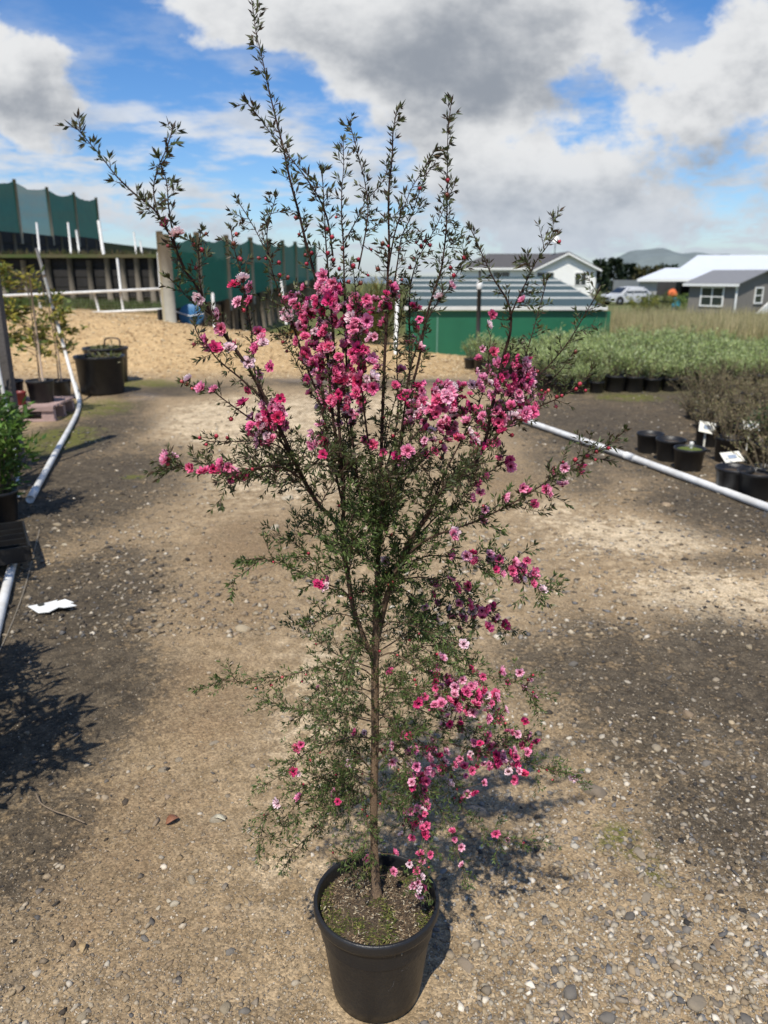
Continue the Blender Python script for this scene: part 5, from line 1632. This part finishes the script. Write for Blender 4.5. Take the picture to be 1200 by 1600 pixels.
mb = MB(); q = at(683, 520, GY) - e.location; mb.box((q.x, -.025, zt_f * .45), (.03, .012, zt_f * .85)); mb.build('seam_strip', mat('pale_seam', (.10, .22, .16), .6, .2, 5), e)
# dark post with white cap in front
q0, q1 = at(749, 452, 14.2), at(746, 556, 14.2)
e = tag(empty('steel_post', (q1.x, 14.2, 0)), 'dark steel post with a white cap before the green shed', 'post')
mb = MB(); mb.tube([(0, 0, -.1), (q0.x - q1.x, 0, q0.z)], .038, 10); mb.build('shaft', mat('dark_steel', (.05, .045, .045), .6, .3, 10), e, True)
mb = MB(); mb.lathe([(.045, 0), (.055, .03), (.055, .10), (.04, .13), (0, .14)], 12, (q0.x - q1.x, 0, q0.z)); mb.build('cap', PVC, e, True)
mb = MB(); mb.tube([(q0.x - q1.x, 0, q0.z + .1), (q0.x - q1.x, 0, q0.z + .32)], .02, 6); mb.build('tip', mat('dark_steel', (.05, .045, .045), .6, .3, 10), e, True)

# tall yellow clump left of the shed and long grass right of it
YG = [(.20, .18, .05), (.26, .22, .08), (.14, .15, .04), (.30, .25, .10)]
c0 = gnd(590, 552)
S, *arr = bush_leaves(.9, 1.5, 0, 1500, .35, .03, [(.16, .18, .05), (.22, .20, .06), (.10, .15, .04), (.28, .23, .08)], 60, 1.0)
e = tag(empty('grass_clump', (-.15, 18.4, 0)), 'tall yellow green reedy clump beside the green shed', 'grass clump'); o = link('blades', leaf_mesh('blades', *arr, LEAFB), e); o['kind'] = 'stuff'; o = S.build('stem', TWIGM, e); o['kind'] = 'stuff'
FG = [(.45, .38, .20), (.54, .46, .26), (.34, .30, .14), (.38, .33, .17), (.25, .25, .10)]


def field_pt():
    Y = 15.9 + 7 * random.random() ** 1.2
    x0, x1 = at(905 + 8 * max(0, 20 - Y), 520, Y).x, at(1330, 520, Y).x
    x = random.uniform(x0, x1)
    return (x, Y, float(hgt(x, Y)) - .02)


grass_patch('long_grass', 22000, field_pt, .80, .013, FG, 'tall pale golden field grass behind the green shrubs', .22)

# ================================================================== buildings
def wall_prism(mb, loop, z0, z1): mb.hexa([Vector((x, y, z0)) for x, y in loop], [Vector((x, y, z1)) for x, y in loop])


def window(parent, c, w, h, ux, uy, nrm, glass, frame, bars=True, cols=2, rows_=2):
    """a framed window on a wall: c centre, u the wall direction, nrm outward"""
    fr_ = MB(); u_ = Vector((ux, uy, 0)); n_ = Vector((nrm[0], nrm[1], 0)); M = Matrix(((u_.x, n_.x, 0), (u_.y, n_.y, 0), (0, 0, 1)))
    t = .09
    p_ = MB(); p_.box(c + n_ * .02, (w - .02, .03, h - .02), M); pane = None
    f = None
    for (dx_, dz_, sx, sz) in ((-w / 2, 0, t, h + t), (w / 2, 0, t, h + t), (0, h / 2, w - t, t), (0, -h / 2, w - t, t)):
        fr_.box(c + u_ * dx_ + n_ * .05 + Vector((0, 0, dz_)), (sx, .06, sz), M)
    if bars:
        for k in range(1, cols): fr_.box(c + u_ * (-w / 2 + w * k / cols) + n_ * .048, (t * .7, .05, h - t), M)
        for k in range(1, rows_): fr_.box(c + n_ * .046 + Vector((0, 0, -h / 2 + h * k / rows_)), (w - t, .045, t * .7), M)
    f = fr_.build('window', frame, parent)
    p_.build('pane', glass, f)
    return f


glassm = mat('dark_glass', (.025, .035, .035), .08, .3, 2, spec=.8)
whitew = mat('white_weatherboard', (.84, .84, .80), .7, .06, 3, .3, wave=('Z', 9.0))
greyroof = mat('grey_roof', (.085, .080, .076), .7, .2, 2)
trimw = mat('white_paint', (.78, .78, .75), .6, .08, 4)

# white house
HY = 88.0
ax0 = at(724, 425, HY).x; gx0 = at(838, 425, HY).x; gx1 = at(932, 425, HY).x
ze = at(930, 418, HY).z; zr = at(880, 396, HY).z
zg = -.95
e = tag(empty('white_house', ((gx0 + gx1) / 2, HY, zg)), 'white weatherboard house with a grey roof and gabled end wing', 'house')
o_ = e.location
mb = MB(); gm_ = (gx0 + gx1) / 2
# gable wing: front wall with apex
pent = [(gx0, zg), (gx1, zg), (gx1, ze), (gm_, zr), (gx0, ze)]
mb.hexa([Vector((x, HY, z)) - o_ for x, z in pent], [Vector((x, HY + 9, z)) - o_ for x, z in pent]); mb.build('gable_wing', whitew, e)
mb = MB(); mb.box(Vector(((ax0 + gx0) / 2, HY + 6, (zg + ze) / 2)) - o_, (gx0 - ax0 - .02, 8, ze - zg)); mb.build('main_wing', whitew, e)
for s_ in (-1, 1):
    xe = gx1 + .45 if s_ > 0 else gx0 - .45
    zz = ze - .3
    mb = MB(); mb.slab([Vector(q) - o_ for q in ((xe, HY - .5, zz), (gm_, HY - .5, zr + .06), (gm_, HY + 9.2, zr + .06), (xe, HY + 9.2, zz))], (0, 0, .14)); mb.build('roof', greyroof, e)
    mb = MB(); mb.slab([Vector(q) - o_ for q in ((xe, HY - .56, zz - .16), (gm_, HY - .56, zr - .12), (gm_, HY - .52, zr - .12), (xe, HY - .52, zz - .16))], (0, 0, .2)); mb.build('bargeboard', trimw, e)
rz_ = zr + .02
mb = MB(); yr = HY + 6
mb.slab([Vector(q) - o_ for q in ((ax0 - .5, HY + 1.6, ze - .1), (gm_ - .4, HY + 1.6, ze - .1), (gm_ - .2, yr, rz_), (ax0 + 3.4, yr, rz_))], (0, 0, .12)); mb.build('roof', greyroof, e)
mb = MB(); mb.box(Vector(((ax0 + gx0) / 2, HY + 1.55, ze - .12)) - o_, (gx0 - ax0, .12, .22)); mb.build('gutter', trimw, e)
window(e, Vector((at(907, 436, HY).x, HY, at(907, 436, HY).z)) - o_, 1.25, 1.35, 1, 0, (0, -1), glassm, trimw, True, 2, 1)
window(e, Vector((at(852, 432, HY).x, HY, at(852, 432, HY).z)) - o_, 1.9, .9, 1, 0, (0, -1), glassm, trimw, True, 2, 1)
window(e, Vector((at(783, 432, HY + 2).x, HY + 2, at(783, 430, HY + 2).z)) - o_, 1.9, .8, 1, 0, (0, -1), glassm, trimw, True, 2, 1)
# satellite dish on the roof
c0 = at(868, 375, HY + 5)
e = tag(empty('satellite_dish', (c0.x, HY + 5, zr)), 'white satellite dish on a mast above the house roof', 'satellite dish')
mb = MB(); mb.tube([(0, 0, -.6), (0, 0, c0.z - zr)], .05, 6); mb.build('mast', mat('dark_steel', (.05, .045, .045), .6, .3, 10), e)
mb = MB(); mb.lathe([(0, 0), (.25, .04), (.45, .13), (.47, .14), (.25, .06), (0, .02)], 16); mb.v = [tuple(Matrix.Rotation(R(70), 3, 'X') @ Vector(q) + Vector((0, -.05, c0.z - zr))) for q in mb.v]; mb.build('dish', trimw, e, True)

# big farm shed with pale roof
SY = 78.0
e = tag(empty('farm_shed', (at(1060, 470, SY).x, SY, -.9)), 'big farm shed with pale metal roof and dark open bay', 'shed')
o_ = e.location
roofw = mat('pale_metal_roof', (.66, .69, .72), .45, .08, 1, .4, wave=('X', 2.0), metallic=.0)
gw = mat('grey_cladding', (.36, .36, .35), .7, .2, 2, .5, wave=('X', 3.0))
xa, xb = at(1000, 440, SY).x, at(1300, 440, SY).x
zE = at(1010, 438, SY).z
x_open0, x_open1 = at(1027, 440, SY).x, at(1083, 440, SY).x
dk = mat('shed_interior', (.05, .05, .05), .9, .3, 2)
D_ = 9.0
mb = MB(); mb.box(Vector(((xa + x_open0) / 2, SY, (zE - .9) / 2)) - o_, (x_open0 - xa, .12, zE + .9)); mb.build('front_cladding', gw, e)
mb = MB(); mb.box(Vector(((x_open1 + xb) / 2, SY, (zE - .9) / 2)) - o_, (xb - x_open1, .12, zE + .9)); mb.build('front_cladding', gw, e)
mb = MB(); mb.box(Vector((xa + .06, SY + D_ / 2 + .07, (zE - .9) / 2)) - o_, (.12, D_, zE + .9)); mb.build('side_cladding', gw, e)
mb = MB(); mb.box(Vector(((xa + xb) / 2, SY + D_ + .3, (zE - .5) / 2)) - o_, (xb - xa - .3, .12, zE + .4)); mb.build('back_wall', dk, e)
y1s = at(1045, 420, SY + 7)
mb = MB(); mb.slab([Vector(q) - o_ for q in ((xa - .5, SY - .5, zE), (xb, SY - .5, zE), (xb, SY + 7, y1s.z), (at(1040, 420, SY + 7).x, SY + 7, y1s.z))], (0, 0, .1)); mb.build('lean_to_roof', roofw, e)
y2 = at(1090, 400, SY + 16); y3 = at(1058, 423, SY + 7.2)
mb = MB(); mb.slab([Vector(q) - o_ for q in ((y3.x, SY + 7.2, y3.z), (xb + 2, SY + 7.2, y3.z), (xb + 2, SY + 16, y2.z), (y2.x, SY + 16, y2.z))], (0, 0, .1)); mb.build('main_roof', roofw, e)
mb = MB(); mb.slab([Vector(q) - o_ for q in ((y3.x, SY + 7.15, y3.z), (y2.x, SY + 16, y2.z), (y2.x, SY + 16, -.9), (y3.x, SY + 7.15, -.9))], (.1, 0, 0)); mb.build('gable_wall', gw, e)
mb = MB(); mb.box(Vector(((xa + xb) / 2, SY - .56, zE + .02)) - o_, (xb - xa + .9, .1, .26)); mb.build('gutter', trimw, e)
mb = MB(); mb.box(Vector((x_open1, SY - .2, (zE - .9) / 2)) - o_, (.22, .22, zE + .8)); mb.build('corner_post', trimw, e)

# grey hut with four-pane window
UY = 50.0
cor = at(1152, 445, UY); zbse = -.75; zev = at(1141, 443, UY).z
th = R(54)
fd = Vector((-math.cos(th), math.sin(th), 0)); gd = Vector((math.sin(th), math.cos(th), 0))
e = tag(empty('grey_hut', (cor.x, UY, zbse)), 'small grey stucco hut with white window frames and downpipe', 'hut')
o_ = Vector((cor.x, UY, zbse)); H_ = zev - zbse
Lf, Lg, rise = 3.3, 6.0, .74
stucco = mat('grey_stucco', (.20, .185, .165), .95, .15, 4, .4, 25)
roof2 = mat('hut_roof', (.20, .20, .20), .6, .15, 3)
A0, B0, C0, D0 = Vector((0, 0, 0)), gd * Lg, gd * Lg + fd * Lf, fd * Lf
up_ = Vector((0, 0, H_)); ap = gd * Lg / 2 + Vector((0, 0, H_ + rise))
mb = MB(); mb._add([A0, B0, B0 + up_, ap, A0 + up_, D0, C0, C0 + up_, ap + fd * Lf, D0 + up_], [(0, 1, 2, 3, 4), (9, 8, 7, 6, 5), (0, 4, 9, 5), (1, 6, 7, 2), (2, 7, 8, 3), (3, 8, 9, 4), (0, 5, 6, 1)]); mb.build('wall', stucco, e)
for s_ in (0, 1):
    b_ = (A0 - gd * .25 if s_ == 0 else B0 + gd * .25) + up_ - Vector((0, 0, .08)); t_p = ap
    mb = MB(); mb.slab([b_ - fd * .3 + Vector((0, 0, .03)), b_ + fd * (Lf + .3) + Vector((0, 0, .03)), t_p + fd * (Lf + .3) + Vector((0, 0, .03)), t_p - fd * .3 + Vector((0, 0, .03))], (0, 0, .07)); mb.build('roof', roof2, e)
M = Matrix(((fd.x, gd.x, 0), (fd.y, gd.y, 0), (0, 0, 1)))
mb = MB(); mb.box(up_ - gd * .31 + fd * Lf / 2 - Vector((0, 0, .1)), (Lf + .6, .1, .16), M); mb.build('gutter', trimw, e)
mb = MB(); mb.tube([up_ - gd * .28 - fd * .12 - Vector((0, 0, .12)), -gd * .10 - fd * .08 + Vector((0, 0, H_ - .4)), -gd * .08 - fd * .08], .065, 8); mb.build('downpipe', trimw, e)
window(e, fd * 1.6 + Vector((0, 0, H_ - .82)), 1.55, 1.15, fd.x, fd.y, (-gd.x, -gd.y), glassm, trimw, True, 2, 2)
window(e, gd * 2.6 + Vector((0, 0, H_ - .75)), .9, .95, gd.x, gd.y, (-fd.x, -fd.y), glassm, trimw, True, 1, 2)
c0 = gd * 2.0 - fd * .35
mb = MB(); mb.slab([c0 + Vector((0, 0, 0)), c0 + gd * 1.3, c0 + gd * 1.3 + Vector((0, 0, .75)), c0 + Vector((0, 0, .1))], -fd * .08); o = mb.build('ramp_board', trimw, e)

# orange bundle on a teal drum among the shrubs
q = at(1053, 470, 62)
e = tag(empty('plastic_drum', (q.x + .2, 62, -.9)), 'teal plastic drum standing by the shrubs at the shed', 'drum')
mb = MB(); mb.lathe([(0, 0), (.3, 0), (.31, .3), (.33, .33), (.31, .36), (.31, .85), (.33, .88), (.30, .92), (0, .92)], 18); mb.build('barrel', mat('teal_plastic', (.02, .20, .27), .5, .2, 6), e, True)
o = link('cloth_bundle', stone_meshes[0]); o.data = o.data.copy(); o.data.materials.clear(); o.data.materials.append(mat('orange_cloth', (.62, .14, .04), .8, .2, 6, .4, 20)); o.location = (q.x - .1, 62, .28); o.scale = (.42, .40, .75); tag(o, 'orange cloth bundle resting on the teal drum', 'bundle')
o.location.z = .02 + .33

# ---- white SUV parked by the house
def suv(loc, rz):
    e = tag(empty('parked_car', loc, rz), 'white sport utility car parked between the house and the shed', 'car')
    paint = mat('car_paint', (.50, .51, .52), .25, .05, 3, spec=.6)
    rub = mat('tyre_rubber', (.015, .015, .015), .8, .3, 20); rim = mat('alloy', (.45, .45, .46), .35, .1, 5, metallic=.6)
    dkp = mat('dark_trim', (.02, .02, .02), .6, .3, 10)
    # body lofted from side profile stations: (x, half width, z low, z high)
    def loft(st, nm, m):
        mb = MB(); vs, fs = [], []
        for (x, hw, z0, z1, hw2) in st:
            for (yy, zz) in ((-hw, z0), (-hw * 1.0, z0 + (z1 - z0) * .55), (-hw2, z1), (hw2, z1), (hw, z0 + (z1 - z0) * .55), (hw, z0)): vs.append((x, yy, zz))
        k = 6
        for i in range(len(st) - 1):
            for j in range(k): fs.append((i * k + j, i * k + (j + 1) % k, (i + 1) * k + (j + 1) % k, (i + 1) * k + j))
        fs.append(tuple(reversed(range(k)))); fs.append(tuple(range((len(st) - 1) * k, len(st) * k)))
        mb._add(vs, fs); o = mb.build(nm, m, e); bevel(o, .05, 3); return o
    body = loft([(-2.3, .75, .45, .75, .7), (-2.2, .88, .30, .95, .82), (-1.2, .93, .25, 1.05, .86), (0, .93, .25, 1.05, .86), (1.2, .93, .25, 1.08, .86), (2.1, .9, .28, 1.10, .84), (2.3, .84, .45, 1.0, .8)], 'body', paint)
    cab = loft([(-1.25, .84, 1.0, 1.06, .80), (-.45, .83, 1.0, 1.58, .66), (.6, .83, 1.0, 1.66, .68), (1.5, .83, 1.0, 1.60, .66), (2.18, .82, 1.0, 1.12, .78)], 'cabin', paint)
    gl = mat('car_glass', (.02, .025, .03), .06, .2, 3, spec=.8)
    for s_ in (-1, 1):
        for (x0, x1, xt0, xt1) in ((-.95, .12, -.38, .12), (.20, 1.15, .20, 1.05), (1.22, 1.85, 1.12, 1.5)):
            mb = MB(); mb.slab([Vector((x0, s_ * .86, 1.12)), Vector((x1, s_ * .86, 1.12)), Vector((xt1, s_ * .715, 1.52)), Vector((xt0, s_ * .715, 1.50))], (0, s_ * .015, 0)); mb.build('side_window', gl, e)
        mb = MB(); mb.box((-2.17, s_ * .66, .78), (.18, .3, .16)); mb.build('headlight', mat('lamp_glass', (.6, .62, .64), .1, .1, 5), e)
        mb = MB(); mb.box((-.85, s_ * .98, 1.12), (.14, .18, .13)); bevel(mb.build('mirror', paint, e), .03)
        for xw in (-1.42, 1.42):
            mb = MB(); mb.lathe([(.18, -.11), (.33, -.11), (.36, -.07), (.36, .07), (.33, .11), (.18, .11)], 24); mb.v = [tuple(Mr @ Vector(q) + Vector((xw, s_ * .84, .36))) for q in mb.v]; w_ = mb.build('wheel', rub, e, True)
            mb = MB(); mb.lathe([(0, -.095), (.12, -.10), (.2, -.09), (.2, .09), (0, .095)], 20); mb.v = [tuple(Mr @ Vector(q) + Vector((xw, s_ * .84, .36))) for q in mb.v]; mb.build('rim', rim, w_, True)
            mb = MB(); mb.lathe([(.30, -.06), (.42, -.06), (.42, .06), (.30, .06)], 20); mb.v = [tuple(Mr @ Vector(q) + Vector((xw, s_ * .89, .40))) for q in mb.v if True]; mb.build('wheel_arch', dkp, e)
    mb = MB(); mb.slab([Vector((-1.20, -.72, 1.10)), Vector((-1.20, .72, 1.10)), Vector((-.52, .60, 1.545)), Vector((-.52, -.60, 1.545))], (-.03, 0, .025)); mb.build('windscreen', gl, e)
    mb = MB(); mb.box((-2.31, 0, .62), (.06, .9, .22)); mb.build('grille', dkp, e)
    return e


cp = at(972, 472, 74)
suv((cp.x + .3, 74, -.94), R(24))

# ---- far trees and shrubs
def far_tree(x, y, z, h, r, lab, cols, cone=.7, n=900):
    e = tag(empty('conifer_tree', (x, y, z)), lab, 'tree', 'dark trees behind the car')
    mb = MB(); mb.cur = (.06, .045, .03); mb.tube([(0, 0, 0), (.05, 0, h * .5), (0, .05, h * .95)], [r * .10, r * .06, .02], 7); mb.build('trunk', TWIGM, e, True)
    P, A = [], []
    for _ in range(n):
        t = random.random() ** .8; q = random.uniform(0, 6.28); rr_ = r * (1 - t * cone) * (.5 + .5 * math.sqrt(random.random())) * (.8 + .4 * math.sin(q * 3 + t * 11))
        P.append((rr_ * math.cos(q), rr_ * math.sin(q), h * (.10 + .9 * t))); A.append((math.cos(q), math.sin(q), random.gauss(.2, .5)))
    o = link('crown', leaf_mesh('crown', np.array(P), np.array(A), RNG.uniform(.4, .9, n), RNG.uniform(.25, .5, n), jit(cols, n, .35), LEAFB, RNG.uniform(0, 6.28, n)), e); o['kind'] = 'stuff'


PC = [(.018, .035, .018), (.025, .045, .02), (.014, .026, .014), (.04, .055, .022)]
for i, (px_, ty, r_, lab) in enumerate([(938, 408, 1.7, 'dark conifer touching the white house wall'), (961, 405, 1.9, 'tallest dark conifer behind the parked car'), (984, 414, 1.8, 'broad dark tree behind the car roof'), (1016, 418, 2.2, 'olive green tree between the conifers and the shed'), (1044, 416, 1.6, 'small dark tree beside the pale shed roof'), (1000, 424, 1.5, 'low dark bush between two trees behind the car')]):
    Yt = 122 + 4 * (i % 3); top = at(px_, ty, Yt)
    far_tree(top.x, Yt, -1.2, top.z + 1.2, r_ * 1.05, lab, PC if i != 3 else [(.07, .07, .02), (.09, .08, .025), (.05, .05, .02)], .75 if i < 3 else .3)


def far_bush(px_, ytop, ybase, Y, r, lab, cols, n=700, ln=.16):
    t_p, b_p = at(px_, ytop, Y), at(px_, ybase, Y)
    z0 = float(hgt(b_p.x, Y)); h = t_p.z - z0
    S, *arr = bush_leaves(r, h, 0, n, ln, ln * .45, cols, 40, .3)
    e = tag(empty('garden_shrub', (t_p.x, Y, z0)), lab, 'shrub', 'shrubs round the buildings')
    o = link('foliage', leaf_mesh('foliage', *arr, LEAFB, RNG.uniform(0, 6.28, len(arr[0]))), e); o['kind'] = 'stuff'
    o = S.build('stem', TWIGM, e); o['kind'] = 'stuff'


YGc = [(.15, .16, .03), (.20, .19, .04), (.10, .13, .03)]
DGc = [(.06, .09, .02), (.09, .12, .02), (.05, .07, .02), (.14, .12, .03)]
far_bush(1005, 458, 490, 46, .95, 'yellow green shrub before the grey end of the farm shed', YGc)
far_bush(1035, 454, 490, 58, 1.3, 'dark green shrub before the open shed bay', DGc)
far_bush(1072, 455, 490, 60, 1.4, 'bright green hedge shrub between the bay and the hut', [(.10, .16, .03), (.14, .20, .04)])
far_bush(868, 442, 470, 80, 2.0, 'green shrub against the white gable wall', DGc)
far_bush(935, 455, 480, 60, .7, 'small yellow green shrub near the car wheel', YGc)
far_bush(820, 385, 430, 100, 1.4, 'treetop showing over the house roof ridge', DGc)
far_bush(566, 500, 535, 20, .5, 'bright green leafy plant beside the reedy clump', [(.10, .20, .02), (.16, .26, .03)], 400, .2)
far_bush(470, 515, 530, 20, .6, 'rusty orange low shrub behind the crest of the bank', [(.30, .14, .03), (.22, .13, .04), (.12, .13, .03)], 500, .12)
